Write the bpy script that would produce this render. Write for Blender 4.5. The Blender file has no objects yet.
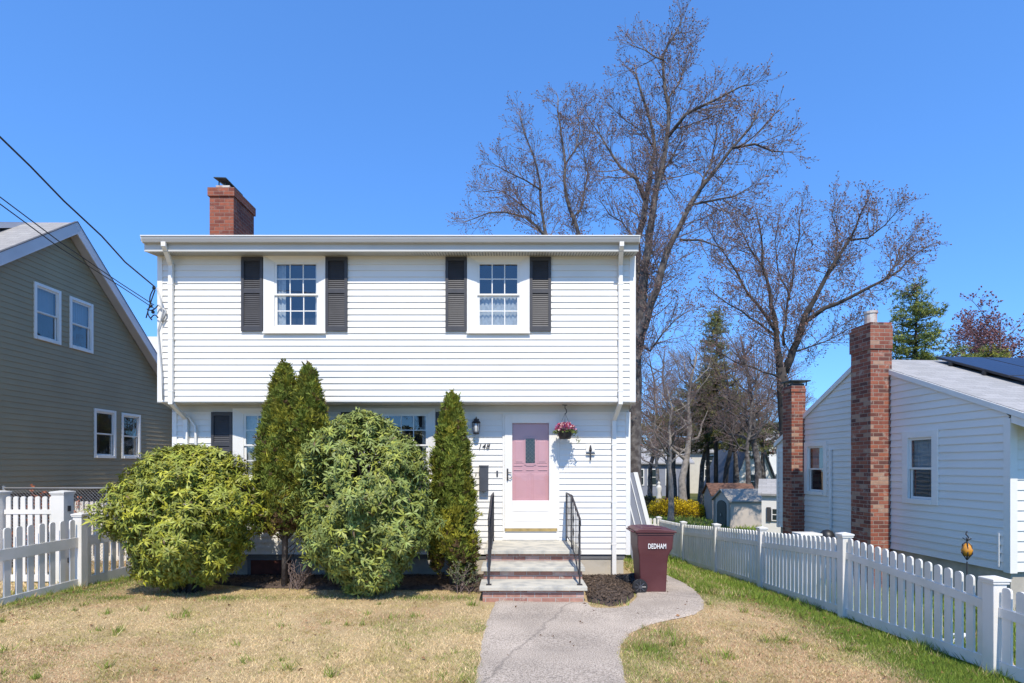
import bpy, bmesh, math, random
import numpy as np
from mathutils import Vector, Matrix, noise as mnoise
R = math.radians
random.seed(7); rng = np.random.default_rng(11)
scene = bpy.context.scene; COL = scene.collection
F = 546.0; HY = 466.0
# world: X right, Y into the picture, Z up, eye height = 0
def at(px, py, Y): return Vector(((px-512)*Y/F, Y, (HY-py)*Y/F))

# ------------------------------------------------------------------ materials
def nmat(name):
    m = bpy.data.materials.new(name); m.use_nodes = True
    nt = m.node_tree; b = nt.nodes['Principled BSDF']
    return m, nt, b
def N(nt, t, **kw):
    n = nt.nodes.new(t)
    for k, v in kw.items():
        if hasattr(n, k): setattr(n, k, v)
        else: n.inputs[k].default_value = v
    return n
def L(nt, a, b): nt.links.new(a, b)
def plain(name, col, rough=.6, var=.12, scale=3.0, bump=0.0, bscale=60, metal=0, spec=.5, dirt=None, dirtamt=.3):
    m, nt, b = nmat(name)
    tc = N(nt, 'ShaderNodeTexCoord'); nz = N(nt, 'ShaderNodeTexNoise'); nz.inputs['Scale'].default_value = scale; nz.inputs['Detail'].default_value = 6
    L(nt, tc.outputs['Object'], nz.inputs['Vector'])
    mx = N(nt, 'ShaderNodeMix'); mx.data_type = 'RGBA'
    c = col; d = dirt or [x*(1-var*2) for x in c]
    mx.inputs['A'].default_value = (*c, 1); mx.inputs['B'].default_value = (*d, 1)
    rp = N(nt, 'ShaderNodeMapRange'); rp.inputs['From Min'].default_value = .42; rp.inputs['From Max'].default_value = .75
    rp.inputs['To Max'].default_value = dirtamt if dirt else 1
    L(nt, nz.outputs['Fac'], rp.inputs['Value']); L(nt, rp.outputs['Result'], mx.inputs['Factor'])
    L(nt, mx.outputs['Result'], b.inputs['Base Color'])
    b.inputs['Roughness'].default_value = rough; b.inputs['Metallic'].default_value = metal
    b.inputs['Specular IOR Level'].default_value = spec
    if bump:
        n2 = N(nt, 'ShaderNodeTexNoise'); n2.inputs['Scale'].default_value = bscale; n2.inputs['Detail'].default_value = 4
        L(nt, tc.outputs['Object'], n2.inputs['Vector'])
        bp = N(nt, 'ShaderNodeBump'); bp.inputs['Strength'].default_value = bump; bp.inputs['Distance'].default_value = .01
        L(nt, n2.outputs['Fac'], bp.inputs['Height']); L(nt, bp.outputs['Normal'], b.inputs['Normal'])
    return m
def brickmat(name, stops, mortar, white=0.0, bw=.21, bh=.075):
    m, nt, b = nmat(name)
    uv = N(nt, 'ShaderNodeUVMap')
    br = N(nt, 'ShaderNodeTexBrick'); L(nt, uv.outputs['UV'], br.inputs['Vector'])
    br.inputs['Scale'].default_value = 1; br.inputs['Brick Width'].default_value = bw; br.inputs['Row Height'].default_value = bh
    br.inputs['Mortar Size'].default_value = .006; br.inputs['Mortar Smooth'].default_value = .3
    br.inputs['Color1'].default_value = (0, 0, 0, 1); br.inputs['Color2'].default_value = (1, 1, 1, 1); br.inputs['Mortar'].default_value = (0, 0, 0, 1)
    cr = N(nt, 'ShaderNodeValToRGB'); cr.color_ramp.interpolation = 'CONSTANT'
    e = cr.color_ramp.elements
    while len(e) > 1: e.remove(e[-1])
    e[0].position = 0; e[0].color = (*stops[0], 1)
    for i, s in enumerate(stops[1:], 1):
        q = e.new(i/len(stops)); q.color = (*s, 1)
    L(nt, br.outputs['Color'], cr.inputs['Fac'])
    nz = N(nt, 'ShaderNodeTexNoise'); nz.inputs['Scale'].default_value = 14; nz.inputs['Detail'].default_value = 5
    L(nt, uv.outputs['UV'], nz.inputs['Vector'])
    hs = N(nt, 'ShaderNodeHueSaturation'); mr = N(nt, 'ShaderNodeMapRange'); mr.inputs['To Min'].default_value = .6; mr.inputs['To Max'].default_value = 1.4
    L(nt, nz.outputs['Fac'], mr.inputs['Value']); L(nt, mr.outputs['Result'], hs.inputs['Value']); L(nt, cr.outputs['Color'], hs.inputs['Color'])
    last = hs.outputs['Color']
    if white:
        n3 = N(nt, 'ShaderNodeTexNoise'); n3.inputs['Scale'].default_value = 5; n3.inputs['Detail'].default_value = 8; n3.inputs['Roughness'].default_value = .7
        L(nt, uv.outputs['UV'], n3.inputs['Vector'])
        m3 = N(nt, 'ShaderNodeMapRange'); m3.inputs['From Min'].default_value = .56; m3.inputs['From Max'].default_value = .66; m3.inputs['To Max'].default_value = white
        L(nt, n3.outputs['Fac'], m3.inputs['Value'])
        x3 = N(nt, 'ShaderNodeMix'); x3.data_type = 'RGBA'; x3.inputs['B'].default_value = (.5, .42, .34, 1)
        L(nt, m3.outputs['Result'], x3.inputs['Factor']); L(nt, last, x3.inputs['A']); last = x3.outputs['Result']
    mx = N(nt, 'ShaderNodeMix'); mx.data_type = 'RGBA'; mx.inputs['B'].default_value = (*mortar, 1)
    L(nt, br.outputs['Fac'], mx.inputs['Factor']); L(nt, last, mx.inputs['A']); L(nt, mx.outputs['Result'], b.inputs['Base Color'])
    b.inputs['Roughness'].default_value = .9
    bp = N(nt, 'ShaderNodeBump'); bp.invert = True; bp.inputs['Strength'].default_value = .8; bp.inputs['Distance'].default_value = .008
    L(nt, br.outputs['Fac'], bp.inputs['Height']); L(nt, bp.outputs['Normal'], b.inputs['Normal'])
    return m
def shinglemat(name, c1, c2, line):
    m, nt, b = nmat(name)
    uv = N(nt, 'ShaderNodeUVMap')
    br = N(nt, 'ShaderNodeTexBrick'); L(nt, uv.outputs['UV'], br.inputs['Vector'])
    br.inputs['Scale'].default_value = 1; br.inputs['Brick Width'].default_value = .3; br.inputs['Row Height'].default_value = .14
    br.inputs['Mortar Size'].default_value = .006; br.inputs['Mortar Smooth'].default_value = .5
    br.inputs['Color1'].default_value = (*c1, 1); br.inputs['Color2'].default_value = (*c2, 1); br.inputs['Mortar'].default_value = (*line, 1)
    nz = N(nt, 'ShaderNodeTexNoise'); nz.inputs['Scale'].default_value = 40; L(nt, uv.outputs['UV'], nz.inputs['Vector'])
    mr = N(nt, 'ShaderNodeMapRange'); mr.inputs['To Min'].default_value = .7; mr.inputs['To Max'].default_value = 1.3; L(nt, nz.outputs['Fac'], mr.inputs['Value'])
    hs = N(nt, 'ShaderNodeHueSaturation'); L(nt, mr.outputs['Result'], hs.inputs['Value']); L(nt, br.outputs['Color'], hs.inputs['Color'])
    L(nt, hs.outputs['Color'], b.inputs['Base Color']); b.inputs['Roughness'].default_value = .95
    return m
def attrmat(name, rough=.6, spec=.4, trans=0.0, bump=0):
    m, nt, b = nmat(name)
    a = N(nt, 'ShaderNodeAttribute'); a.attribute_name = 'Col'
    L(nt, a.outputs['Color'], b.inputs['Base Color']); b.inputs['Roughness'].default_value = rough; b.inputs['Specular IOR Level'].default_value = spec
    if trans:
        tr = N(nt, 'ShaderNodeBsdfTranslucent'); L(nt, a.outputs['Color'], tr.inputs['Color'])
        ms = N(nt, 'ShaderNodeMixShader'); ms.inputs['Fac'].default_value = trans
        out = nt.nodes['Material Output']; L(nt, b.outputs[0], ms.inputs[1]); L(nt, tr.outputs[0], ms.inputs[2]); L(nt, ms.outputs[0], out.inputs['Surface'])
    if bump:
        tc = N(nt, 'ShaderNodeTexCoord'); n2 = N(nt, 'ShaderNodeTexNoise'); n2.inputs['Scale'].default_value = 25; n2.inputs['Detail'].default_value = 8
        L(nt, tc.outputs['Object'], n2.inputs['Vector'])
        bp = N(nt, 'ShaderNodeBump'); bp.inputs['Strength'].default_value = bump; bp.inputs['Distance'].default_value = .02
        L(nt, n2.outputs['Fac'], bp.inputs['Height']); L(nt, bp.outputs['Normal'], b.inputs['Normal'])
    return m
def glassmat(name, tint=(.75, .8, .82), f0=.12):
    m = bpy.data.materials.new(name); m.use_nodes = True; nt = m.node_tree; nt.nodes.clear()
    out = N(nt, 'ShaderNodeOutputMaterial'); t = N(nt, 'ShaderNodeBsdfTransparent'); t.inputs['Color'].default_value = (*tint, 1)
    g = N(nt, 'ShaderNodeBsdfGlossy'); g.inputs['Roughness'].default_value = .02; g.inputs['Color'].default_value = (1, 1, 1, 1)
    lw = N(nt, 'ShaderNodeLayerWeight'); lw.inputs['Blend'].default_value = .5; pw = N(nt, 'ShaderNodeMath'); pw.operation = 'POWER'; pw.inputs[1].default_value = 4; L(nt, lw.outputs['Facing'], pw.inputs[0])
    ad = N(nt, 'ShaderNodeMath'); ad.operation = 'ADD'; ad.inputs[1].default_value = f0; ad.use_clamp = True
    ms = N(nt, 'ShaderNodeMixShader')
    tc = N(nt, 'ShaderNodeTexCoord'); nz = N(nt, 'ShaderNodeTexNoise'); nz.inputs['Scale'].default_value = 2.2
    bp = N(nt, 'ShaderNodeBump'); bp.inputs['Strength'].default_value = .12; bp.inputs['Distance'].default_value = .02
    L(nt, tc.outputs['Object'], nz.inputs['Vector']); L(nt, nz.outputs['Fac'], bp.inputs['Height']); L(nt, bp.outputs['Normal'], g.inputs['Normal'])
    L(nt, pw.outputs[0], ad.inputs[0]); L(nt, ad.outputs[0], ms.inputs['Fac']); L(nt, t.outputs[0], ms.inputs[1]); L(nt, g.outputs[0], ms.inputs[2]); L(nt, ms.outputs[0], out.inputs['Surface'])
    return m

M = {}
M['siding'] = plain('white_vinyl_siding', (.77, .74, .68), .45, .03, .9, bump=.04, bscale=30, dirt=(.62, .59, .52), dirtamt=.45)
M['trim'] = plain('white_trim', (.78, .75, .69), .4, .03, 2.5)
M['eave'] = plain('eave_aluminium', (.46, .455, .44), .4, .05, 2.0, dirt=(.42, .4, .37), dirtamt=.5)
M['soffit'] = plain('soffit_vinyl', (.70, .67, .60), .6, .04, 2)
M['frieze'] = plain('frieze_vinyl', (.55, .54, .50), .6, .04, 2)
M['shutter'] = plain('shutter_charcoal', (.048, .046, .049), .55, .12, 6, bump=.1)
M['glass'] = glassmat('window_glass')
M['stormglass'] = glassmat('storm_door_glass', (.97, .97, .97), .04)
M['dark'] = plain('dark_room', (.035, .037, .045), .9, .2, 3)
M['curtain'] = plain('lace_curtain', (.55, .55, .54), .9, .15, 18)
M['blind'] = plain('window_blind', (.30, .32, .33), .8, .05, 4)
M['pink'] = plain('pink_door_paint', (.56, .30, .32), .45, .05, 3, bump=.05)
M['leaded'] = plain('leaded_glass', (.03, .04, .04), .2, .3, 30)
M['brass'] = plain('brass_threshold', (.42, .30, .11), .45, .2, 12)
M['conc'] = plain('foundation_concrete', (.47, .42, .34), .9, .15, 2.5, bump=.3, bscale=40, dirt=(.26, .24, .2), dirtamt=.8)
M['stone'] = plain('step_bluestone', (.52, .48, .39), .85, .12, 5, bump=.25, bscale=50, dirt=(.26, .26, .24), dirtamt=.9)
M['grayband'] = plain('foundation_flashing', (.16, .16, .16), .7, .1, 4)
M['brickstep'] = brickmat('step_brick', [(.34, .17, .13), (.40, .22, .17), (.28, .13, .10), (.46, .30, .25), (.36, .18, .13)], (.42, .38, .34), .95)
M['brickmain'] = brickmat('chimney_red_brick', [(.24, .062, .032), (.30, .085, .045), (.17, .045, .028), (.27, .075, .038), (.20, .055, .032)], (.27, .17, .13), .35)
M['brickold'] = brickmat('chimney_mottled_brick', [(.26, .075, .042), (.15, .048, .032), (.30, .095, .05), (.20, .06, .036), (.36, .21, .14), (.25, .075, .045), (.12, .045, .034), (.29, .10, .06), (.22, .065, .04)], (.33, .26, .20), .5)
M['iron'] = plain('black_iron', (.035, .032, .034), .5, .2, 8)
M['black'] = plain('black_plastic', (.02, .02, .022), .45, .2, 5)
M['maroon'] = plain('maroon_plastic', (.085, .022, .024), .5, .12, 2.5, bump=.15, bscale=90, dirt=(.16, .06, .06), dirtamt=.5)
M['white'] = plain('white_paint', (.8, .78, .74), .5, .02, 3)
M['olive'] = plain('olive_siding', (.34, .27, .155), .6, .06, 1.2, bump=.05)
M['olivetrim'] = plain('olive_house_trim', (.60, .57, .57), .5, .06, 2)
M['olivesoffit'] = plain('olive_house_soffit', (.45, .42, .40), .6, .06, 2)
M['fieldstone'] = plain('fieldstone_foundation', (.10, .095, .08), .9, .35, 9, bump=.8, bscale=9)
M['roofgray'] = shinglemat('greige_shingles', (.34, .32, .29), (.28, .26, .24), (.18, .17, .16))
M['roofdark'] = shinglemat('dark_shingles', (.10, .10, .11), (.07, .07, .075), (.04, .04, .04))
M['rooflight'] = shinglemat('pale_shingles', (.36, .345, .33), (.29, .28, .265), (.2, .195, .19))
M['vinyl'] = plain('white_vinyl_fence', (.74, .70, .64), .4, .02, 2.2, dirt=(.50, .50, .40), dirtamt=.55)
M['galv'] = plain('galvanised_wire', (.45, .45, .45), .4, .1, 5, metal=.7)
M['cable'] = plain('black_cable', (.015, .017, .02), .5, .1, 5)
M['flue'] = plain('clay_flue', (.55, .52, .47), .7, .2, 8, dirt=(.35, .12, .06), dirtamt=.9)
M['capmetal'] = plain('green_patina_metal', (.05, .06, .055), .45, .3, 4, metal=.3)
M['lead'] = plain('flashing_lead', (.10, .11, .16), .5, .2, 8)
M['mulch'] = plain('bark_mulch', (.085, .058, .042), .95, .35, 14, bump=1.0, bscale=45)
M['asphalt'] = plain('pale_worn_asphalt', (.255, .225, .205), .95, .08, 1.6, bump=.5, bscale=130, dirt=(.33, .30, .27), dirtamt=.8)
def asph():
    m, nt, b = nmat('pale_worn_asphalt'); tc = N(nt, 'ShaderNodeTexCoord')
    def nz(sc, det=3):
        n = N(nt, 'ShaderNodeTexNoise'); n.inputs['Scale'].default_value = sc; n.inputs['Detail'].default_value = det; L(nt, tc.outputs['Object'], n.inputs['Vector']); return n
    a = nz(75, 2); r = N(nt, 'ShaderNodeValToRGB'); e = r.color_ramp.elements
    e[0].position = .34; e[0].color = (.19, .16, .13, 1); e[1].position = .66; e[1].color = (.52, .44, .36, 1); q = e.new(.5); q.color = (.40, .325, .25, 1)
    L(nt, a.outputs['Fac'], r.inputs['Fac'])
    c = nz(1.3, 6); mr = N(nt, 'ShaderNodeMapRange'); mr.inputs['From Min'].default_value = .3; mr.inputs['From Max'].default_value = .7; mr.inputs['To Min'].default_value = .78; mr.inputs['To Max'].default_value = 1.25
    L(nt, c.outputs['Fac'], mr.inputs['Value']); hs = N(nt, 'ShaderNodeHueSaturation'); L(nt, mr.outputs['Result'], hs.inputs['Value']); L(nt, r.outputs['Color'], hs.inputs['Color'])
    # cracks
    v = N(nt, 'ShaderNodeTexVoronoi'); v.feature = 'DISTANCE_TO_EDGE'; v.inputs['Scale'].default_value = .3
    w_ = nz(3, 4); ad = N(nt, 'ShaderNodeMix'); ad.data_type = 'VECTOR'; ad.inputs['Factor'].default_value = .22; L(nt, tc.outputs['Object'], ad.inputs['A']); L(nt, w_.outputs['Color'], ad.inputs['B']); L(nt, ad.outputs['Result'], v.inputs['Vector'])
    m2 = N(nt, 'ShaderNodeMapRange'); m2.inputs['From Max'].default_value = .008; m2.inputs['To Min'].default_value = .55; L(nt, v.outputs['Distance'], m2.inputs['Value'])
    mm = N(nt, 'ShaderNodeMix'); mm.data_type = 'RGBA'; mm.inputs['A'].default_value = (.10, .085, .07, 1); L(nt, m2.outputs['Result'], mm.inputs['Factor']); L(nt, hs.outputs['Color'], mm.inputs['B'])
    L(nt, mm.outputs['Result'], b.inputs['Base Color']); b.inputs['Roughness'].default_value = .95
    bp = N(nt, 'ShaderNodeBump'); bp.inputs['Strength'].default_value = .6; bp.inputs['Distance'].default_value = .01; L(nt, a.outputs['Fac'], bp.inputs['Height']); L(nt, bp.outputs['Normal'], b.inputs['Normal'])
    return m
M['asphalt'] = asph()
M['asph2'] = plain('road_asphalt', (.06, .06, .06), .95, .1, 2, bump=.3, bscale=90)
M['leaf'] = attrmat('glossy_leaf', .5, .35, .05)
M['needle'] = attrmat('conifer_foliage', .65, .25, .15)
M['petal'] = attrmat('petal', .7, .2, .3)
M['grass'] = attrmat('grass_blades', .75, .15, .25)
M['soil'] = attrmat('lawn_thatch', .95, .1, 0, .7)
M['bark'] = plain('grey_brown_bark', (.065, .053, .048), .95, .25, 5, bump=.8, bscale=22, dirt=(.28, .25, .22), dirtamt=.7)
M['barkdark'] = plain('dark_bark', (.055, .045, .038), .95, .3, 5, bump=.8, bscale=22)
M['barkpale'] = plain('pale_bark', (.30, .26, .22), .95, .3, 4, bump=.8, bscale=22)
M['twig'] = plain('twig_bark', (.21, .155, .135), .9, .2, 2)
M['twigred'] = plain('budding_twig_bark', (.20, .09, .09), .9, .2, 2)
M['bud'] = plain('red_brown_buds', (.24, .13, .10), .8, .2, 2)
M['tan'] = plain('beige_resin', (.52, .44, .36), .7, .05, 2)
M['tandark'] = plain('weathered_tan_boards', (.27, .235, .20), .8, .1, 3)
M['brownroof'] = plain('leaf_covered_roof', (.16, .08, .05), .9, .4, 6)
M['shedroof'] = plain('grey_resin_roof', (.31, .28, .23), .8, .1, 3)
M['doordark'] = plain('dark_green_door', (.045, .05, .04), .6, .1, 3)
M['bluegray'] = plain('blue_grey_siding', (.23, .24, .28), .7, .08, 2)
M['darkblue'] = plain('slate_roofing', (.10, .11, .13), .8, .15, 3)
M['cream'] = plain('cream_siding', (.6, .56, .48), .7, .05, 2)
M['amber'] = plain('amber_glass', (.65, .27, .03), .25, .2, 10)
M['redbrown'] = plain('rusty_red_board', (.13, .035, .022), .8, .25, 6)
M['mailbox'] = plain('grey_metal_mailbox', (.12, .12, .13), .35, .1, 5, metal=.5)
M['lamp'] = plain('frosted_lantern_glass', (.55, .56, .55), .3, .1, 8)
def solarmat():
    m, nt, b = nmat('solar_cells'); uv = N(nt, 'ShaderNodeUVMap')
    br = N(nt, 'ShaderNodeTexBrick'); br.offset = 0; L(nt, uv.outputs['UV'], br.inputs['Vector'])
    br.inputs['Scale'].default_value = 1; br.inputs['Brick Width'].default_value = .16; br.inputs['Row Height'].default_value = .16; br.inputs['Mortar Size'].default_value = .004
    br.inputs['Color1'].default_value = (.012, .018, .045, 1); br.inputs['Color2'].default_value = (.014, .022, .055, 1); br.inputs['Mortar'].default_value = (.06, .07, .1, 1)
    L(nt, br.outputs['Color'], b.inputs['Base Color']); b.inputs['Roughness'].default_value = .35; b.inputs['Specular IOR Level'].default_value = .25
    return m
M['solar'] = solarmat()

# ------------------------------------------------------------------ mesh helpers
def tag(o, label=None, cat=None, group=None, kind=None):
    if label: o['label'] = label
    if cat: o['category'] = cat
    if group: o['group'] = group
    if kind: o['kind'] = kind
    return o
WM = {}
def empty(name, loc, label, cat, group=None, rz=0):
    o = bpy.data.objects.new(name, None); COL.objects.link(o); o.location = loc; o.rotation_euler = (0, 0, rz); o.empty_display_size = .2
    WM[o.name] = Matrix.Translation(Vector(loc)) @ Matrix.Rotation(rz, 4, 'Z')
    return tag(o, label, cat, group)
def box_uv(me):
    nv = len(me.vertices); nl = len(me.loops)
    co = np.empty(nv*3, np.float32); me.vertices.foreach_get('co', co); co = co.reshape(-1, 3)
    nf = len(me.polygons); nm = np.empty(nf*3, np.float32); me.polygons.foreach_get('normal', nm); nm = nm.reshape(-1, 3)
    lt = np.empty(nf, np.int32); me.polygons.foreach_get('loop_total', lt)
    vi = np.empty(nl, np.int32); me.loops.foreach_get('vertex_index', vi)
    n = np.repeat(nm, lt, axis=0); c = co[vi]
    horiz = np.abs(n[:, 2]) < .72
    h = np.sqrt(n[:, 0]**2+n[:, 1]**2)+1e-9
    tx = -n[:, 1]/h; ty = n[:, 0]/h
    # dominant snapping keeps brick rows aligned round small twists
    u = np.where(np.abs(n[:, 0]) > np.abs(n[:, 1]), c[:, 1]*np.sign(n[:, 0]+1e-9), -c[:, 0]*np.sign(n[:, 1]+1e-9))
    uv = np.empty((nl, 2), np.float32)
    uv[:, 0] = np.where(horiz, u, c[:, 0]); uv[:, 1] = np.where(horiz, c[:, 2], c[:, 1])
    l = me.uv_layers.new(name='UVMap'); l.data.foreach_set('uv', uv.ravel())
class MB:
    def __init__(s): s.v = []; s.f = []; s.T = None
    def add(s, vs, fs):
        o = len(s.v)
        if s.T is not None: vs = [s.T(*p) for p in vs]
        s.v += [tuple(p) for p in vs]; s.f += [tuple(i+o for i in f) for f in fs]; return s
    def box(s, x0, x1, y0, y1, z0, z1):
        return s.add([(x0, y0, z0), (x1, y0, z0), (x1, y1, z0), (x0, y1, z0), (x0, y0, z1), (x1, y0, z1), (x1, y1, z1), (x0, y1, z1)],
                     [(0, 3, 2, 1), (4, 5, 6, 7), (0, 1, 5, 4), (1, 2, 6, 5), (2, 3, 7, 6), (3, 0, 4, 7)])
    def frustum(s, cx, cy, a, b, z0, z1, c=None, d=None):   # half sizes a,b below, c,d above
        c = a if c is None else c; d = b if d is None else d
        return s.add([(cx-a, cy-b, z0), (cx+a, cy-b, z0), (cx+a, cy+b, z0), (cx-a, cy+b, z0), (cx-c, cy-d, z1), (cx+c, cy-d, z1), (cx+c, cy+d, z1), (cx-c, cy+d, z1)],
                     [(0, 3, 2, 1), (4, 5, 6, 7), (0, 1, 5, 4), (1, 2, 6, 5), (2, 3, 7, 6), (3, 0, 4, 7)])
    def prism(s, poly, ax, a0, a1):     # poly of 2-D points extruded along axis ax
        n = len(poly)
        def P(p, a): return {'x': (a, p[0], p[1]), 'y': (p[0], a, p[1]), 'z': (p[0], p[1], a)}[ax]
        vs = [P(p, a0) for p in poly]+[P(p, a1) for p in poly]
        fs = [tuple(range(n-1, -1, -1)), tuple(range(n, 2*n))]+[(i, (i+1) % n, n+(i+1) % n, n+i) for i in range(n)]
        return s.add(vs, fs)
    def tube(s, pts, rad, sides=8, cap=True):
        pts = [Vector(p) for p in pts]; n = len(pts)
        rads = rad if isinstance(rad, (list, tuple)) else [rad]*n
        vs = []; fs = []
        prev = None
        for i in range(n):
            d = (pts[min(i+1, n-1)]-pts[max(i-1, 0)]).normalized()
            if prev is None:
                a = d.cross(Vector((0, 0, 1)));
                if a.length < .1: a = d.cross(Vector((1, 0, 0)))
                a.normalize()
            else:
                a = (prev - d*prev.dot(d));
                a = a.normalized() if a.length > 1e-6 else d.orthogonal().normalized()
            prev = a; b = d.cross(a)
            for k in range(sides):
                t = 2*math.pi*k/sides; vs.append(pts[i]+(a*math.cos(t)+b*math.sin(t))*rads[i])
        for i in range(n-1):
            for k in range(sides):
                k2 = (k+1) % sides; fs.append((i*sides+k, i*sides+k2, (i+1)*sides+k2, (i+1)*sides+k))
        if cap and sides > 3:
            fs.append(tuple(range(sides-1, -1, -1))); fs.append(tuple((n-1)*sides+k for k in range(sides)))
        return s.add(vs, fs)
    def lathe(s, prof, c, n=20, axis='z'):
        vs = []; fs = []
        for r, h in prof:
            for k in range(n):
                t = 2*math.pi*k/n; a, b = r*math.cos(t), r*math.sin(t)
                vs.append({'z': (c[0]+a, c[1]+b, c[2]+h), 'y': (c[0]+a, c[1]+h, c[2]+b), 'x': (c[0]+h, c[1]+a, c[2]+b)}[axis])
        for i in range(len(prof)-1):
            for k in range(n):
                k2 = (k+1) % n; fs.append((i*n+k, i*n+k2, (i+1)*n+k2, (i+1)*n+k))
        fs.append(tuple(range(n-1, -1, -1))); fs.append(tuple((len(prof)-1)*n+k for k in range(n)))
        return s.add(vs, fs)
    def build(s, name, mat, parent=None, label=None, local=False, bevel=0, smooth=False, recalc=True, root=None):
        me = bpy.data.meshes.new(name)
        vs = s.v
        r = root or parent
        while r is not None and r.parent is not None: r = r.parent
        if r is not None and not local:
            inv = WM[r.name].inverted(); vs = [tuple(inv @ Vector(p)) for p in vs]
        me.from_pydata(vs, [], s.f)
        if recalc:
            bm = bmesh.new(); bm.from_mesh(me); bmesh.ops.recalc_face_normals(bm, faces=bm.faces); bm.to_mesh(me); bm.free()
        me.update(); box_uv(me)
        if smooth: me.polygons.foreach_set('use_smooth', [True]*len(me.polygons))
        me.materials.append(M[mat] if isinstance(mat, str) else mat)
        o = bpy.data.objects.new(name, me); COL.objects.link(o)
        if parent is not None: o.parent = parent
        if label: o['label'] = label
        if bevel:
            b = o.modifiers.new('bevel', 'BEVEL'); b.width = bevel; b.segments = 2; b.limit_method = 'ANGLE'
        return o
def npmesh(name, V, Fq, mat, parent=None, cols=None, smooth=False):
    """V (n,3) float array, Fq (m,k) int array of equal-size faces; world coordinates"""
    r = parent
    while r is not None and r.parent is not None: r = r.parent
    if r is not None:
        inv = np.array(WM[r.name].inverted()); V = V @ inv[:3, :3].T + inv[:3, 3]
    me = bpy.data.meshes.new(name); n, k = Fq.shape
    me.vertices.add(len(V)); me.vertices.foreach_set('co', V.astype(np.float32).ravel())
    me.loops.add(n*k); me.loops.foreach_set('vertex_index', Fq.astype(np.int32).ravel())
    me.polygons.add(n); me.polygons.foreach_set('loop_start', np.arange(0, n*k, k, dtype=np.int32))
    me.update(calc_edges=True)
    if cols is not None:
        a = me.color_attributes.new('Col', 'FLOAT_COLOR', 'POINT'); c = np.ones((len(V), 4), np.float32); c[:, :3] = cols; a.data.foreach_set('color', c.ravel())
    if smooth: me.polygons.foreach_set('use_smooth', [True]*n)
    me.materials.append(M[mat]); o = bpy.data.objects.new(name, me); COL.objects.link(o)
    if parent is not None: o.parent = parent
    return o
def wallspace(o, ud, nd):
    o = Vector(o); ud = Vector(ud); nd = Vector(nd)
    return lambda u, d, z: o+ud*u+nd*d+Vector((0, 0, z))
def copy_tree(o, parent=None):
    c = o.copy(); COL.objects.link(c); c.parent = parent
    for ch in o.children: copy_tree(ch, c)
    return c
def siding(T, ulim, z0, z1, openings=(), h=.1145, t=.0165, zoff=0.0):
    """real lapped courses with holes; ulim(z) -> (u0,u1); openings (u0,u1,z0,z1)"""
    mb = MB(); mb.T = T
    k = math.floor((z0-zoff)/h); zc = k*h+zoff
    while zc < z1-1e-4:
        a, b = max(zc, z0), min(zc+h, z1)
        cuts = sorted({a, b} | {q for o in openings for q in (o[2], o[3]) if a < q < b})
        for c0, c1 in zip(cuts, cuts[1:]):
            mid = (c0+c1)/2
            l0, r0 = ulim(c0); l1, r1 = ulim(c1)
            if r1-l1 < .01 and r0-l0 < .01: continue
            holes = sorted((o[0], o[1]) for o in openings if o[2] < mid < o[3])
            d0 = .002+t*(1-(c0-zc)/h); d1 = .002+t*(1-(c1-zc)/h)
            segs = []; cur = None
            for ho in holes: segs.append((cur, ho[0])); cur = ho[1]
            segs.append((cur, None))
            for sl, sr in segs:
                L0 = l0 if sl is None else sl; L1 = l1 if sl is None else sl
                R0 = r0 if sr is None else sr; R1 = r1 if sr is None else sr
                if R0-L0 < .002 and R1-L1 < .002: continue
                vs = [(L0, d0, c0), (R0, d0, c0), (R1, d1, c1), (L1, d1, c1)]; fs = [(0, 1, 2, 3)]
                if abs(c0-zc) < 1e-6 or abs(c0-z0) < 1e-6:
                    vs += [(L0, 0, c0), (R0, 0, c0)]; fs += [(0, 4, 5, 1)]
                mb.add(vs, fs)
        zc += h
    return mb
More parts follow.
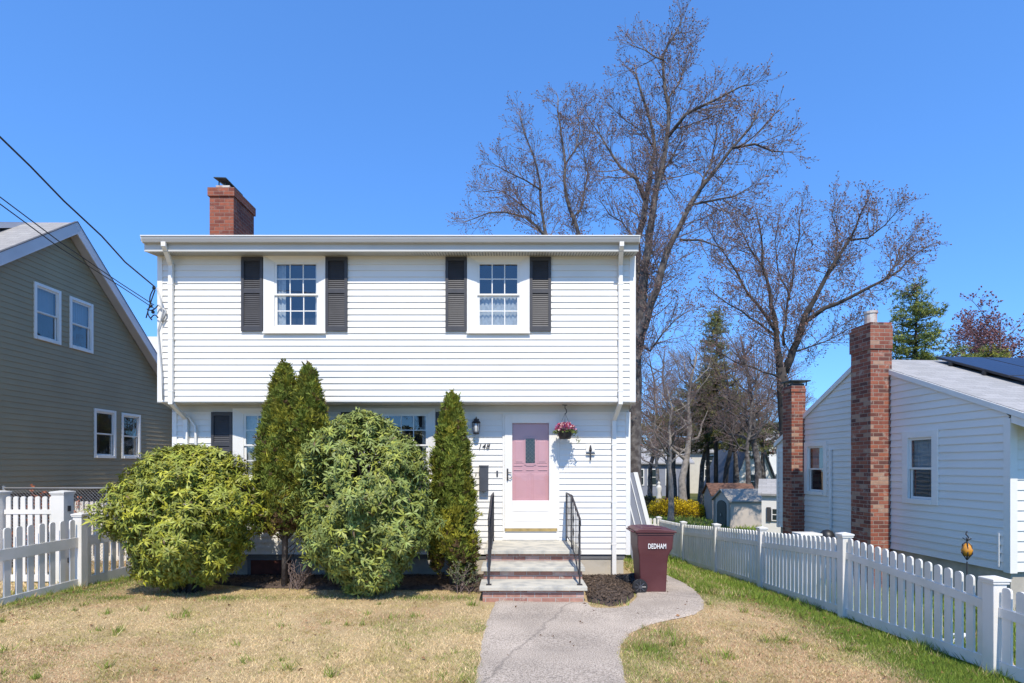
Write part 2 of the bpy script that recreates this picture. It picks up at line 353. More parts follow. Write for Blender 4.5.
def window(T, parent, u0, u1, z0, z1, cas=(.16, .16, .1, .16), cols=3, rows=2, mat='trim', splay=False, curtain='sides', depth=.35, name='window'):
    """sash rectangle u0..u1,z0..z1; cas = left,right,top,bottom casing widths. returns the opening"""
    w = MB(); w.T = T
    l, r, t, b = cas; p = .035; q = .012
    O = (u0-l, u1+r, z0-b, z1+t)
    if splay:   # mitred, inward sloping casing
        f_, g = .045, .006
        A = [(O[0], f_, O[2]), (O[1], f_, O[2]), (O[1], f_, O[3]), (O[0], f_, O[3])]
        B = [(u0, g, z0), (u1, g, z0), (u1, g, z1), (u0, g, z1)]
        A2 = [(a, -.02, c) for a, _, c in A]; B2 = [(a, -.05, c) for a, _, c in B]
        vs = A+B+A2+B2
        fs = []
        for i in range(4):
            j = (i+1) % 4; fs += [(i, j, 4+j, 4+i), (i, j, 8+j, 8+i), (4+i, 4+j, 12+j, 12+i)]
        w.add(vs, fs)
        w.box(O[0]-.01, O[1]+.01, .046, .07, O[2]-.02, O[2]+.012)
    else:
        w.box(O[0], u0, -.02, p, O[2], O[3]); w.box(u1, O[1], -.02, p, O[2], O[3])
        w.box(u0, u1, -.02, p-.002, z1, O[3]); w.box(u0, u1, -.02, p+.012, O[2], z0)
    W = w.build(name, mat, parent, bevel=.004 if not splay else 0)
    # sashes
    s = MB(); s.T = T; e = .04; zm = (z0+z1)/2
    for (a, c, d1) in ((zm-.015, z1, -.003), (z0, zm+.015, -.028)):
        d0 = d1-.022
        s.box(u0, u0+e, d0, d1, a, c); s.box(u1-e, u1, d0, d1, a, c)
        s.box(u0+e, u1-e, d0, d1, c-e, c); s.box(u0+e, u1-e, d0, d1, a, a+(e if a == z0 else .03))
        if cols > 1 or rows > 1:
            gu0, gu1, gz0, gz1 = u0+e, u1-e, a+.03, c-e
            for k in range(1, cols): x = gu0+(gu1-gu0)*k/cols; s.box(x-.009, x+.009, d0+.004, d1-.004, gz0, gz1)
            for k in range(1, rows): z = gz0+(gz1-gz0)*k/rows; s.box(gu0, gu1, d0+.005, d1-.005, z-.009, z+.009)
    s.build('sash', mat, W)
    g = MB(); g.T = T
    for (a, c, d) in ((zm, z1-.02, -.014), (z0+.02, zm-.002, -.039)): g.add([(u0+.01, d, a), (u1-.01, d, a), (u1-.01, d, c), (u0+.01, d, c)], [(0, 1, 2, 3)])
    g.build('pane', 'glass', W, recalc=False)
    # room box behind the opening
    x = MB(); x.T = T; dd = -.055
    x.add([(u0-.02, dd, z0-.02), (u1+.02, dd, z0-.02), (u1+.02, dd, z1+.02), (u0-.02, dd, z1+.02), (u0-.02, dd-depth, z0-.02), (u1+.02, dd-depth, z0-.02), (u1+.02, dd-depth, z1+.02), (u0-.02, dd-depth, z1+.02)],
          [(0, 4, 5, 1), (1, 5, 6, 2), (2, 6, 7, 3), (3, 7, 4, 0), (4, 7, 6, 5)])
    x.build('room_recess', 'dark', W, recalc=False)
    def drape(a, c, za, zb, m):
        dr = MB(); dr.T = T; n = max(4, int((c-a)/.025)); vs = []
        for i in range(n+1):
            uu = a+(c-a)*i/n; d = -.10+.018*math.sin(uu*90)
            vs += [(uu, d, za), (uu, d, zb)]
        dr.add(vs, [(2*i, 2*i+2, 2*i+3, 2*i+1) for i in range(n)]); dr.build('curtain', m, W, recalc=False, smooth=True)
    if curtain == 'sides':
        wd = (u1-u0)
        drape(u0, u0+wd*.22, z0, z1, 'curtain'); drape(u1-wd*.12, u1, z0, z1, 'curtain')
    elif curtain == 'cafe': drape(u0, u1, z0, zm, 'curtain')
    elif curtain == 'blind': drape(u0, u1, zm+.02, z1, 'blind')
    return (O[0]+.012, O[1]-.012, O[2]+.012, O[3]-.012)
def text_mesh(txt, size, name, mat, parent, T, shear=0, extr=.004, sx=1, off=.009, space=1.0):
    c = bpy.data.curves.new(name, 'FONT'); c.body = txt; c.size = size; c.extrude = extr; c.shear = shear; c.align_x = 'CENTER'; c.align_y = 'CENTER'; c.offset = size*off; c.space_character = space
    o = bpy.data.objects.new(name, c); COL.objects.link(o)
    dg = bpy.context.evaluated_depsgraph_get(); dg.update()
    me = bpy.data.meshes.new_from_object(o.evaluated_get(dg)); bpy.data.objects.remove(o)
    mb = MB(); mb.T = T
    mb.add([(v.co.x*sx, v.co.z, v.co.y) for v in me.vertices], [tuple(p.vertices) for p in me.polygons])
    return mb.build(name, mat, parent, recalc=False)

def leafpatch(C, D, U, length, width, fold=.25, droop=.2):
    """C base, D direction, U up-normal arrays (n,3): folded 6-vertex leaves, 4 triangles -> returns V,F"""
    n = len(C); S = np.cross(D, U); S /= np.linalg.norm(S, axis=1, keepdims=True)+1e-9; U2 = np.cross(S, D)
    l = length[:, None]; w = width[:, None]
    p0 = C; p1 = C+D*l*.45+S*w*.5+U2*w*fold; p2 = C+D*l*.5; p3 = C+D*l*.45-S*w*.5+U2*w*fold; p4 = C+D*l-U2*l*droop
    V = np.stack([p0, p1, p2, p3, p4], 1).reshape(-1, 3)
    b = (np.arange(n)*5)[:, None]
    Fq = np.concatenate([b+np.array([[0, 2, 1]]), b+np.array([[0, 3, 2]]), b+np.array([[2, 4, 1]]), b+np.array([[3, 4, 2]])]); return V, Fq
def unit(v): return v/(np.linalg.norm(v, axis=-1, keepdims=True)+1e-9)
# ------------------------------------------------------------------ terrain
def lerp_tab(t, x):
    return np.interp(x, [a for a, _ in t], [b for _, b in t])
TB = [(-60, -1.7), (-8, -1.72), (0, -1.85), (5, -2.0), (8.4, -2.04), (10.5, -2.14), (14, -2.3), (20, -2.8), (28, -3.13), (45, -3.4), (400, -3.6)]
TF = [(-60, -1.7), (-8, -1.72), (0, -1.8), (5.2, -2.0), (7.6, -2.12), (10.4, -2.35), (12.9, -2.55), (15.5, -2.76), (20, -2.95), (28, -3.13), (45, -3.4), (400, -3.6)]
def g(x, y):
    w = np.clip((np.asarray(x)-2.4)/2.2, 0, 1); w = w*w*(3-2*w)
    return lerp_tab(TB, y)*(1-w)+lerp_tab(TF, y)*w
def gpt(px, py, dz=0):
    lo, hi = .5, 300; v = (py-HY)/F; u = (px-512)/F
    for _ in range(50):
        m = (lo+hi)/2
        if -v*m > g(u*m, m): lo = m
        else: hi = m
    return Vector((u*lo, lo, float(g(u*lo, lo))+dz))
_p = rng.random((64, 64))
def vnoise(x, y, s, off=0):
    X = np.asarray(x)*s+17.3+off; Y = np.asarray(y)*s+9.1+off*1.7; xi = np.floor(X).astype(int); yi = np.floor(Y).astype(int); fx = X-xi; fy = Y-yi
    fx = fx*fx*(3-2*fx); fy = fy*fy*(3-2*fy)
    a = _p[xi % 64, yi % 64]; b = _p[(xi+1) % 64, yi % 64]; c = _p[xi % 64, (yi+1) % 64]; d = _p[(xi+1) % 64, (yi+1) % 64]
    return (a*(1-fx)+b*fx)*(1-fy)+(c*(1-fx)+d*fx)*fy
def fbm(x, y, s, off=0): return .5*vnoise(x, y, s, off)+.27*vnoise(x, y, s*2.1, off+3)+.15*vnoise(x, y, s*4.3, off+5)+.08*vnoise(x, y, s*9, off+8)
def greenness(x, y):
    """0 dry straw .. 1 fresh green"""
    x = np.asarray(x, float); y = np.asarray(y, float)
    n = fbm(x, y, .9)
    gr = np.clip((n-.53)*3.0, 0, .4)*(1-.5*(x < -.5))
    gr = np.maximum(gr, np.clip(1.1-np.abs(x+7.2)/1.1, 0, 1)*np.clip((y-7.2)/1.5, 0, 1)*(.4+.8*vnoise(x, y, 2.5, 2)))       # beside the left fence
    fx = np.interp(y, [0, 5.2, 10, 16], [4.5, 4.55, 4.7, 4.85])
    gr = np.maximum(gr, np.clip((x-fx+1.15)/.6, 0, 1)*(.8+.4*vnoise(x, y, 2.0, 4)))             # along the right fence
    gr = np.maximum(gr, np.clip((x-2.2)/.6, 0, 1)*np.clip((y-7.7)/1.3, 0, 1)*(.35+.8*vnoise(x, y, 1.6, 6)))
    gr = np.maximum(gr, np.clip(1-np.abs(x-1.5)/.8, 0, 1)*np.clip(1-np.abs(y-6.0)/.9, 0, 1)*(vnoise(x, y, 3, 6)+.1))
    gr = np.where((x > fx) & (y < 16), np.maximum(gr, .25), gr)
    gr = np.maximum(gr, np.clip(.8-np.abs(y-8.45)/.35, 0, 1)*(x < -.5)*vnoise(x, y, 3, 9)*1.3)
    return np.clip(gr, 0, 1)
def inpoly(x, y, poly):
    x = np.asarray(x); y = np.asarray(y); c = np.zeros(x.shape, bool); n = len(poly)
    for i in range(n):
        x1, y1 = poly[i][:2]; x2, y2 = poly[(i+1) % n][:2]
        if y1 == y2: continue
        c ^= ((y1 > y) != (y2 > y)) & (x < (x2-x1)*(y-y1)/(y2-y1)+x1)
    return c
def build_ground():
    xs = np.unique(np.concatenate([np.arange(-12, 12, .15), np.linspace(-400, -12, 40), np.linspace(12, 400, 40)]))
    ys = np.unique(np.concatenate([np.arange(2, 16, .15), np.linspace(-60, 2, 20), np.linspace(16, 60, 45), np.linspace(60, 500, 20)]))
    X, Y = np.meshgrid(xs, ys); Z = g(X, Y)+(.5-fbm(X, Y, 1.2, 7))*.03*((X > -12) & (X < 12))
    V = np.stack([X, Y, Z], -1).reshape(-1, 3); ny, nx = X.shape
    i = np.arange(ny-1)[:, None]*nx+np.arange(nx-1)[None, :]
    Fq = np.stack([i, i+1, i+nx+1, i+nx], -1).reshape(-1, 4)
    gr = greenness(V[:, 0], V[:, 1])[:, None]; n = fbm(V[:, 0], V[:, 1], 2.5, 4)[:, None]
    dry = np.array([[.42, .31, .17]])*(.75+.5*n); grn = np.array([[.075, .095, .028]])*(.7+.6*n)
    o = npmesh('ground', V, Fq, 'soil', None, dry*(1-gr)+grn*gr, True); tag(o, kind='structure')
build_ground()
rnd_ = lambda: random.uniform(-.35, .35)
def sheet(name, poly, mat, dz, kind='structure', label=None, cat=None, edge=.03, amp=0.0, rag=.015):
    """polygonal sheet draped on the terrain, on a fine grid, with a skirt"""
    rs = []
    for i in range(len(poly)):
        a, b = Vector(poly[i][:2]), Vector(poly[(i+1) % len(poly)][:2]); k_ = max(1, int((b-a).length/.06)) if (b-a).length < 4 else max(1, int((b-a).length/.1))
        for j in range(k_):
            p = a.lerp(b, j/k_); rs.append((p.x+rag*2*(float(vnoise(p.x, p.y, 7, 3))-.5)+rag*rnd_(), p.y+rag*2*(float(vnoise(p.x, p.y, 7, 8))-.5)+rag*rnd_()))
    poly = rs
    xs = [p[0] for p in poly]; ys = [p[1] for p in poly]
    bm = bmesh.new(); vs = [bm.verts.new((p[0], p[1], 0)) for p in poly]; bm.faces.new(vs)
    st = .12
    for ax, lo, hi in ((0, min(xs), max(xs)), (1, min(ys), max(ys))):
        k = lo+st
        while k < hi:
            pl = (k, 0, 0) if ax == 0 else (0, k, 0); no = (1, 0, 0) if ax == 0 else (0, 1, 0)
            bmesh.ops.bisect_plane(bm, geom=bm.verts[:]+bm.edges[:]+bm.faces[:], plane_co=pl, plane_no=no); k += st
    bnd = {v for e in bm.edges if len(e.link_faces) == 1 for v in e.verts}
    for v in bm.verts:
        v.co.z = float(g(v.co.x, v.co.y))+(dz if v not in bnd else dz*.3)
        if amp and v not in bnd: v.co.z += amp*(.3+float(fbm(v.co.x, v.co.y, 3, 2)))
    me = bpy.data.meshes.new(name); bm.to_mesh(me); bm.free(); box_uv(me)
    me.polygons.foreach_set('use_smooth', [True]*len(me.polygons)); me.materials.append(M[mat])
    o = bpy.data.objects.new(name, me); COL.objects.link(o); tag(o, label, cat, None, kind); return o
walk_px = [(489, 650), (484, 633), (487, 622), (491, 612), (496, 601), (540, 602), (588, 603), (592, 608), (612, 609), (628, 606), (637, 597), (635, 588), (632, 578), (640, 572), (664, 574), (684, 583), (697, 592), (704, 601), (704, 609), (694, 615), (672, 620), (650, 625), (630, 634), (621, 645), (620, 656)]
walk = [tuple(gpt(*p)[:2]) for p in walk_px]
wl = gpt(476, 683); wr = gpt(626, 683)
walk = [(wl.x-.0, wl.y)]+walk[1:]+[(wr.x, wr.y), (wr.x+.05, 1.0), (wr.x+.02, -7.6), (wl.x-.15, -7.6), (wl.x-.1, 1.0)]
bed1 = [tuple(gpt(*p)[:2]) for p in [(128, 573), (140, 577), (173, 582), (215, 585), (257, 588), (300, 589), (350, 591), (400, 590), (440, 590), (486, 593)]]+[(-.48, 10.46), (-6.9, 10.46), (-7.1, 10.9)]
bed2 = [(1.2, 10.3), (1.2, 8.9), tuple(gpt(588, 602)[:2]), tuple(gpt(610, 607)[:2]), tuple(gpt(626, 604)[:2]), tuple(gpt(634, 597)[:2]), tuple(gpt(633, 588)[:2]), (2.25, 10.3)]
sheet('walkway', walk, 'asphalt', .022)
sheet('mulch_bed', bed1, 'mulch', .03, amp=.05)
sheet('mulch_patch', bed2, 'mulch', .035, amp=.06, rag=.006)
# unseen street and pavement behind the photographer, added for the windows to reflect
MB().add([(-80, -17, -1.735), (80, -17, -1.735), (80, -9.5, -1.735), (-80, -9.5, -1.735)], [(0, 1, 2, 3)]).build('road', 'asph2')['kind'] = 'structure'
MB().add([(-80, -9.0, -1.70), (80, -9.0, -1.70), (80, -7.6, -1.70), (-80, -7.6, -1.70)], [(0, 1, 2, 3)]).build('pavement', 'asphalt')['kind'] = 'structure'

HOUSE = [(-6.9, 10.3), (2.4, 10.3), (2.4, 18.5), (-6.9, 18.5)]
def make_grass():
    pts = []
    def zone(n, x0, x1, y0, y1, hs, w, inv=True):
        x = rng.uniform(x0, x1, n)
        y = 1/(rng.uniform(1/y1, 1/y0, n)) if inv else rng.uniform(y0, y1, n)
        pts.append(np.stack([x, y, np.full(n, hs), np.full(n, w)], 1))
    zone(420000, -7.6, 4.9, 4.6, 10.9, .024, .0034)
    zone(30000, 2.3, 5.0, 9.0, 17, .05, .008)
    zone(30000, 4.6, 8.0, 5.0, 12, .05, .007)
    zone(16000, -12, -7.4, 6.5, 14, .05, .008)
    zone(26000, 3, 26, 15, 38, .09, .03)
    cs = [(rng.uniform(-7.2, -.6), rng.uniform(5, 8.2)) for _ in range(45)]+[(rng.uniform(1.3, 4.4), rng.uniform(5, 9)) for _ in range(30)]
    cs += [(-7.38+rng.normal()*.05, rng.uniform(6.5, 11)) for _ in range(40)]+[(np.interp(q, [5.2, 7.6, 15.5], [4.5, 4.52, 4.75])+rng.normal()*.05, q) for q in rng.uniform(5, 15, 90)]
    cs += [(q, 8.02+rng.normal()*.03) for q in rng.uniform(-.6, 1.25, 16)]+[(1.3+rng.random()*.9, 8.0+rng.normal()*.04) for _ in range(8)]
    for (a_, b_) in cs:
        k_ = rng.integers(15, 70); sd_ = rng.uniform(.02, .07); pts.append(np.stack([a_+rng.normal(size=k_)*sd_, b_+rng.normal(size=k_)*sd_, np.full(k_, rng.uniform(.03, .07)), np.full(k_, .0045)], 1))
    P = np.concatenate(pts); tf_ = np.zeros(len(P), bool); tf_[-sum(len(p_) for p_ in pts[5:]):] = True; x, y = P[:, 0], P[:, 1]
    jx = x+rng.normal(size=len(x))*.022; jy = y+rng.normal(size=len(x))*.022
    ok = ~(inpoly(jx, jy, walk) | inpoly(x, y, bed1) | inpoly(x, y, bed2) | inpoly(x, y, HOUSE) | inpoly(x, y, [(-.55, 8.0), (1.25, 8.0), (1.25, 10.5), (-.55, 10.5)]))
    gr = greenness(x, y); keep = rng.random(len(x)) < (.75+.25*gr)
    P = P[ok & keep]; tf_ = tf_[ok & keep]; x, y = P[:, 0], P[:, 1]; n = len(P); gr = np.where(tf_, .8, greenness(x, y))
    # near the path edges a few blades hang over
    h = P[:, 2]*(.5+rng.random(n)*.9)*(1+.8*gr)*(.7+.7*fbm(x, y, 1.5, 3)); w = P[:, 3]*(.7+.6*rng.random(n))*(1+.25*(1-gr))
    a = rng.uniform(0, 2*np.pi, n); lean = h*(.35+.9*rng.random(n))*(1.25-.6*gr); b = rng.uniform(0, 2*np.pi, n)
    z = g(x, y)-.006+(.5-fbm(x, y, 1.2, 7))*.03
    p0 = np.stack([x-np.cos(a)*w, y-np.sin(a)*w, z], 1); p1 = np.stack([x+np.cos(a)*w, y+np.sin(a)*w, z], 1)
    p2 = np.stack([x+np.cos(b)*lean, y+np.sin(b)*lean, z+h], 1)
    V = np.stack([p0, p1, p2], 1).reshape(-1, 3); Fq = np.arange(3*n).reshape(-1, 3)
    r = rng.random((n, 1)); pick = (rng.random(n) < gr*.95+.04)[:, None]
    straw = np.array([[.78, .60, .33]])*(.55+.75*r); straw2 = np.array([[.60, .38, .22]])*(.6+.7*r)
    red = (fbm(x, y, .6, 21)+.12*(x > 1.2) > .5)[:, None]*(rng.random((n, 1)) < .55)
    straw = np.where(red, straw2, straw)
    ol = np.clip((fbm(x, y, 3.2, 31)-.46)*6, 0, 1)[:, None]*(rng.random((n, 1)) < .75); straw = straw*(1-ol*(1-np.array([[.66, .72, .50]])))
    green = np.array([[.19, .28, .045]])*(.6+.8*rng.random((n, 1)))+np.array([[.10, .04, .01]])*(rng.random((n, 1))**3)
    c = np.where(pick, green, straw); c = np.repeat(c, 3, axis=0)
    tag(npmesh('lawn_grass', V, Fq, 'grass', None, c), 'dry straw coloured front lawn with fresh green patches along the fences', 'grass', kind='stuff')
make_grass()
def leaf_litter():
    n = 420; x = np.concatenate([-7.2+rng.exponential(.35, n//3), rng.uniform(-7, 4.3, n-2*(n//3)), 4.3-rng.exponential(.4, n//3)]); y = rng.uniform(4.8, 11, n)
    C = np.stack([x, y, g(x, y)+.022], 1); D = unit(np.stack([rng.normal(size=n), rng.normal(size=n), rng.normal(size=n)*.25], 1)); U = unit(np.stack([rng.normal(size=n)*.4, rng.normal(size=n)*.4, np.ones(n)], 1))
    V, Fq = leafpatch(C, D, U, rng.uniform(.03, .07, n), rng.uniform(.02, .045, n)); c = np.array([[.26, .14, .07]])*rng.uniform(.4, 1.5, (n, 1))
    tag(npmesh('leaf_litter', V, Fq, 'grass', None, np.repeat(c, 5, 0)), 'scattered small dry brown leaves lying on the lawn and along the fences', 'dry leaves', kind='stuff')
def make_chips():
    P = []
    for poly, n in ((bed1, 9000), (bed2, 3500)):
        xs = [p[0] for p in poly]; ys = [p[1] for p in poly]
        q = np.stack([rng.uniform(min(xs), max(xs), n), rng.uniform(min(ys), max(ys), n)], 1); q = q[inpoly(q[:, 0], q[:, 1], poly)]
        amp, dz = (.05, .03) if poly is bed1 else (.06, .035)
        P.append(np.column_stack([q, g(q[:, 0], q[:, 1])+dz+amp*(.3+fbm(q[:, 0], q[:, 1], 3, 2))]))
    P = np.concatenate(P); n = len(P)
    a = rng.uniform(0, 6.28, n); l = rng.uniform(.008, .03, n); w = rng.uniform(.004, .01, n); t = rng.uniform(-.5, .5, n)
    d = np.stack([np.cos(a), np.sin(a), t], 1)*l[:, None]; e = np.stack([-np.sin(a), np.cos(a), rng.uniform(-.4, .4, n)], 1)*w[:, None]
    P[:, 2] += .004
    V = np.stack([P-d-e, P+d-e, P+d+e, P-d+e], 1).reshape(-1, 3); c = np.array([[.12, .085, .06]])*(.4+1.6*rng.random((n, 1))**2)
    tag(npmesh('mulch_chips', V, np.arange(4*n).reshape(-1, 4), 'grass', None, np.repeat(c, 4, 0)), 'loose brown bark chips strewn over the planting beds', 'mulch', kind='stuff')
make_chips(); leaf_litter()

# ------------------------------------------------------------------ MAIN HOUSE
XL, XR, YU, YL, YB = -6.48, 2.24, 10.0, 10.46, 18.2
H = empty('white_house', (XL, YL, -2.15), 'white two storey house with overhanging upper floor, dark shutters and pink front door', 'house')
UW = wallspace((0, YU, 0), (1, 0, 0), (0, -1, 0)); LW = wallspace((0, YL, 0), (1, 0, 0), (0, -1, 0))
BW = wallspace((0, YL, 0), (1, 0, 0), (0, -1, 0))
o1 = window(UW, H, -4.35, -3.546, 2.55, 3.735, (.185, .14, .12, .115), 3, 2, splay=True)
o2 = window(UW, H, -.634, .136, 2.55, 3.735, (.185, .184, .12, .115), 3, 2, splay=True, curtain='cafe')
sd = siding(UW, lambda z: (XL+.09, XR-.09), 1.17, 3.84, [o1, o2], h=.1145, zoff=1.17); sd.build('upper_wall', 'siding', H, recalc=False)
o3 = window(LW, H, -5.14, -4.15, -.2, 1.0, (.19, .17, .1, .12), 4, 2, splay=True)
o4 = window(LW, H, -2.64, -1.61, -.2, 1.0, (.19, .145, .1, .12), 4, 2, splay=True)
DO = (-.18, .90, -1.40, .99)
sd = siding(LW, lambda z: (XL-.0, XR-.06), -1.69, 1.04, [o3, o4, DO], h=.112, zoff=-1.69); sd.build('lower_wall', 'siding', H, recalc=False)
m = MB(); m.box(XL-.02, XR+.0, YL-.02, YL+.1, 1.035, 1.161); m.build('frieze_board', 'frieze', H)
# cores and side walls
m = MB(); m.box(XL+.03, -5.16, YL+.012, YL+.1, -1.7, 1.15)
for a, b in ((-4.13, -2.66), (-1.59, -.2), (.92, XR-.03)): m.box(a, b, YL+.012, YL+.1, -1.7, 1.15)
m.build('wall_core', 'siding', H)
for s, T in ((0, wallspace((XL, 0, 0), (0, 1, 0), (-1, 0, 0))), (1, wallspace((XR, 0, 0), (0, 1, 0), (1, 0, 0)))):
    sb = siding(T, lambda z: (YU+.09 if z > 1.17 else YL+.06, YB), -1.69, 3.84, [], h=.1145, zoff=1.17)
    k = siding(T, lambda z: (YU+.1+(z-3.84)/.31, YB-(z-3.84)/.31), 3.84, 5.0, [], h=.1145, zoff=1.17)
    o = len(sb.v); sb.v += k.v; sb.f += [tuple(i+o for i in f) for f in k.f]
    sb.build('side_wall', 'siding', H, recalc=False)
MB().box(XL, XR, YB, YB+.05, -1.69, 3.84).build('rear_wall', 'siding', H)
for q in ((XL-.005, XL+.09, YU-.022, YU+.078, 1.165, 3.84), (XR-.09, XR+.022, YU-.022, YU+.078, 1.165, 3.84), (XR-.065, XR+.024, YL-.024, YL+.08, -1.70, 1.03), (XL-.02, XL+.07, YL-.024, YL+.08, -1.70, 1.03)):
    MB().box(*q).build('corner_board', 'trim', H, bevel=.003)
# overhang soffit and lip
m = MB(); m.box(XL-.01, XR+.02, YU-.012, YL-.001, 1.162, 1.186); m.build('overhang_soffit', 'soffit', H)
m = MB(); m.box(XL, XR+.02, YU-.026, YU-.006, 1.176, 1.215); m.build('overhang_drip_edge', 'trim', H)
# foundation
m = MB(); m.box(XL+.05, XR-.1, YL+.03, YB-.05, -2.6, -1.78); m.build('foundation', 'conc', H)
m = MB(); m.box(XL+.03, XR-.08, YL+.012, YB-.03, -1.78, -1.693); m.build('sill_flashing', 'grayband', H)
b = MB(); b.box(-5.0, -4.22, YL-.01, YL+.028, -2.12, -1.80); b.build('basement_hatch', 'redbrown', H)
b = MB(); b.prism([(-5.06, -2.15), (-5.06, -1.785), (-4.16, -1.785), (-4.16, -2.15), (-4.22, -2.15), (-4.22, -1.80), (-5.0, -1.80), (-5.0, -2.15)], 'y', YL-.02, YL+.011); b.build('hatch_frame', 'grayband', H)
# roof
yr = (YU+YB)/2; rz = 4.02+.31*(yr-9.62)
m = MB()
m.prism([(9.60, 4.02), (yr, rz), (YB+.45, 4.02), (YB+.45, 3.99), (yr, rz-.12), (9.60, 3.955)], 'x', XL-.05, XR+.02)
RO = m.build('roof', 'roofdark', H)
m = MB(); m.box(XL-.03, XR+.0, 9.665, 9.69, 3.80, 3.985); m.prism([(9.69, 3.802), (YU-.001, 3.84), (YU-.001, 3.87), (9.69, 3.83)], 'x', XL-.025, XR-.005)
m.build('eave_soffit', 'frieze', H)
v = MB()
for i in range(170):
    x = XL+.03+i*.051; v.add([(x, 9.72, 3.8035), (x+.012, 9.72, 3.8035), (x+.012, 9.97, 3.834), (x, 9.97, 3.834)], [(0, 1, 2, 3)])
v.build('soffit_vents', 'grayband', H)
# gutter (K profile) with end caps
prof = [(9.665, 4.03), (9.665, 3.935), (9.63, 3.925), (9.585, 3.935), (9.56, 3.985), (9.548, 4.03), (9.556, 4.03), (9.567, 3.99), (9.592, 3.945), (9.63, 3.935), (9.657, 3.945), (9.657, 4.03)]
m = MB(); m.prism(prof, 'x', XL-.005, XR-.01); GU = m.build('gutter', 'eave', H)
m = MB(); cap = [(9.668, 4.036), (9.668, 3.932), (9.63, 3.92), (9.582, 3.93), (9.556, 3.985), (9.545, 4.036)]
m.prism(cap, 'x', XL-.02, XL-.006); m.prism(cap, 'x', XR-.009, XR+.005); m.box(XL-.022, XR+.007, 9.541, 9.552, 4.022, 4.038)
m.build('gutter_lip', 'trim', GU)
def spout(xg, xw, zlo, split):
    s = MB(); w, d = .040, .03
    def seg(a, b):
        a = Vector(a); b = Vector(b); dr = (b-a).normalized(); sd_ = Vector((1, 0, 0)); up = dr.cross(sd_).normalized()
        sd_ = up.cross(dr).normalized()
        vs = []
        for p in (a, b):
            for i, j in ((-1, -1), (1, -1), (1, 1), (-1, 1)): vs.append(p+sd_*w*i+up*d*j)
        s.add(vs, [(0, 3, 2, 1), (4, 5, 6, 7), (0, 1, 5, 4), (1, 2, 6, 5), (2, 3, 7, 6), (3, 0, 4, 7)])
    yw = YU-.055; yl = YL-.055
    seg((xg, 9.61, 3.94), (xg, 9.61, 3.86)); seg((xg, 9.61, 3.88), (xw, yw, 3.66)); seg((xw, yw, 3.69), (xw, yw, 1.12))
    if split: seg((xw, yw, 1.15), (xw-.03, yl, .88)); seg((xw-.03, yl, .90), (xw-.03, yl, zlo))
    else: seg((xw, yw, 1.15), (xw+.0, yl, .9)); seg((xw, yl, .92), (xw, yl, zlo))
    D = s.build('downspout', 'trim', H, bevel=.006)
    for z in (3.3, 2.3, 1.35): MB().box(xw-.05, xw+.05, yw-.033, yw+.05, z, z+.025).build('strap', 'trim', D)
    for z in (.4, -.7, -1.5): MB().box(xw-.08 if split else xw-.05, xw+.02 if split else xw+.05, yl-.033, yl+.05, z, z+.025).build('strap', 'trim', D)
spout((164-512)*9.61/F, (171-512)/54.9, -2.15, False)
spout(1.93, 1.975, -2.13, True)
m = MB(); m.tube([(-6.3, 10.3, 1.0), (-6.15, 10.38, .93), (-6.03, 10.40, .75), (-6.02, 10.41, -1.5)], .022); m.build('conduit', 'trim', H, smooth=True)
# shutters
def shutter(T, u0, u1, z0, z1):
    s = MB(); s.T = T; e = .05; d0, d1 = .018, .05
    s.box(u0, u0+e, d0, d1, z0, z1); s.box(u1-e, u1, d0, d1, z0, z1)
    zr = z1-(z1-z0)*.46
    for a, b in ((z0, z0+.09), (zr-.04, zr+.04), (z1-.07, z1)): s.box(u0+e, u1-e, d0, d1-.002, a, b)
    s.box(u0+e, u1-e, d0, d0+.006, z0+.09, z1-.07)
    for a, b in ((z0+.09, zr-.04), (zr+.04, z1-.07)):
        n = int((b-a)/.034)
        for i in range(n):
            z = a+(b-a)*i/n; h = (b-a)/n
            s.add([(u0+e, d0+.007, z+h*.95), (u1-e, d0+.007, z+h*.95), (u1-e, d1-.012, z+.002), (u0+e, d1-.012, z+.002)], [(0, 1, 2, 3)])
    return s.build('shutter', 'shutter', H, recalc=False)
for a, b in ((-4.94, -4.547), (-3.402, -3.005), (-1.214, -.823), (.324, .714)): shutter(UW, a, b, 2.46, 3.815)
for a, b in ((-5.74, -5.34), (-3.95, -3.55), (-3.265, -2.845), (-1.455, -1.06)): shutter(LW, a, b, -.3, 1.03)
# chimney
cx0, cx1, cy0, cy1 = (209.6-512)*11.7/F, (233.6-512)*11.7/F, 11.7, 12.62
m = MB(); m.box(cx0, cx1, cy0, cy1, 4.3, 5.80); m.box(cx0-.03, cx1+.03, cy0-.03, cy1+.03, 5.78, 5.96)
CH = m.build('chimney', 'brickmain', RO)
m = MB(); m.box(cx0+.12, cx1-.1, cy0+.03, cy0+.3, 5.96, 6.03); m.build('flue', 'flue', CH)
m = MB(); c = cy0-.05
m.add([(cx0+.11, c, 6.15), (cx1-.14, c, 6.14), (cx1+.0, c+.45, 5.985), (cx0+.30, c+.45, 6.06), (cx0+.11, c, 6.17), (cx1-.14, c, 6.16), (cx1+.0, c+.45, 6.01), (cx0+.30, c+.45, 6.08)],
      [(0, 3, 2, 1), (4, 5, 6, 7), (0, 1, 5, 4), (1, 2, 6, 5), (2, 3, 7, 6), (3, 0, 4, 7)])
for x, y in ((cx0+.17, cy0+.06), (cx1-.2, cy0+.06)): m.tube([(x, y, 5.96), (x, y, 6.12)], .012, 5)
m.build('chimney_cap', 'capmetal', CH)
m = MB()
for i in range(5): m.box(cx1, cx1+.012, cy0-.01+i*.19, cy0+.18+i*.19, 4.5, 4.86+i*.055)
m.box(cx1-.07, cx1+.004, cy0-.012, cy0-.002, 4.5, 4.88)
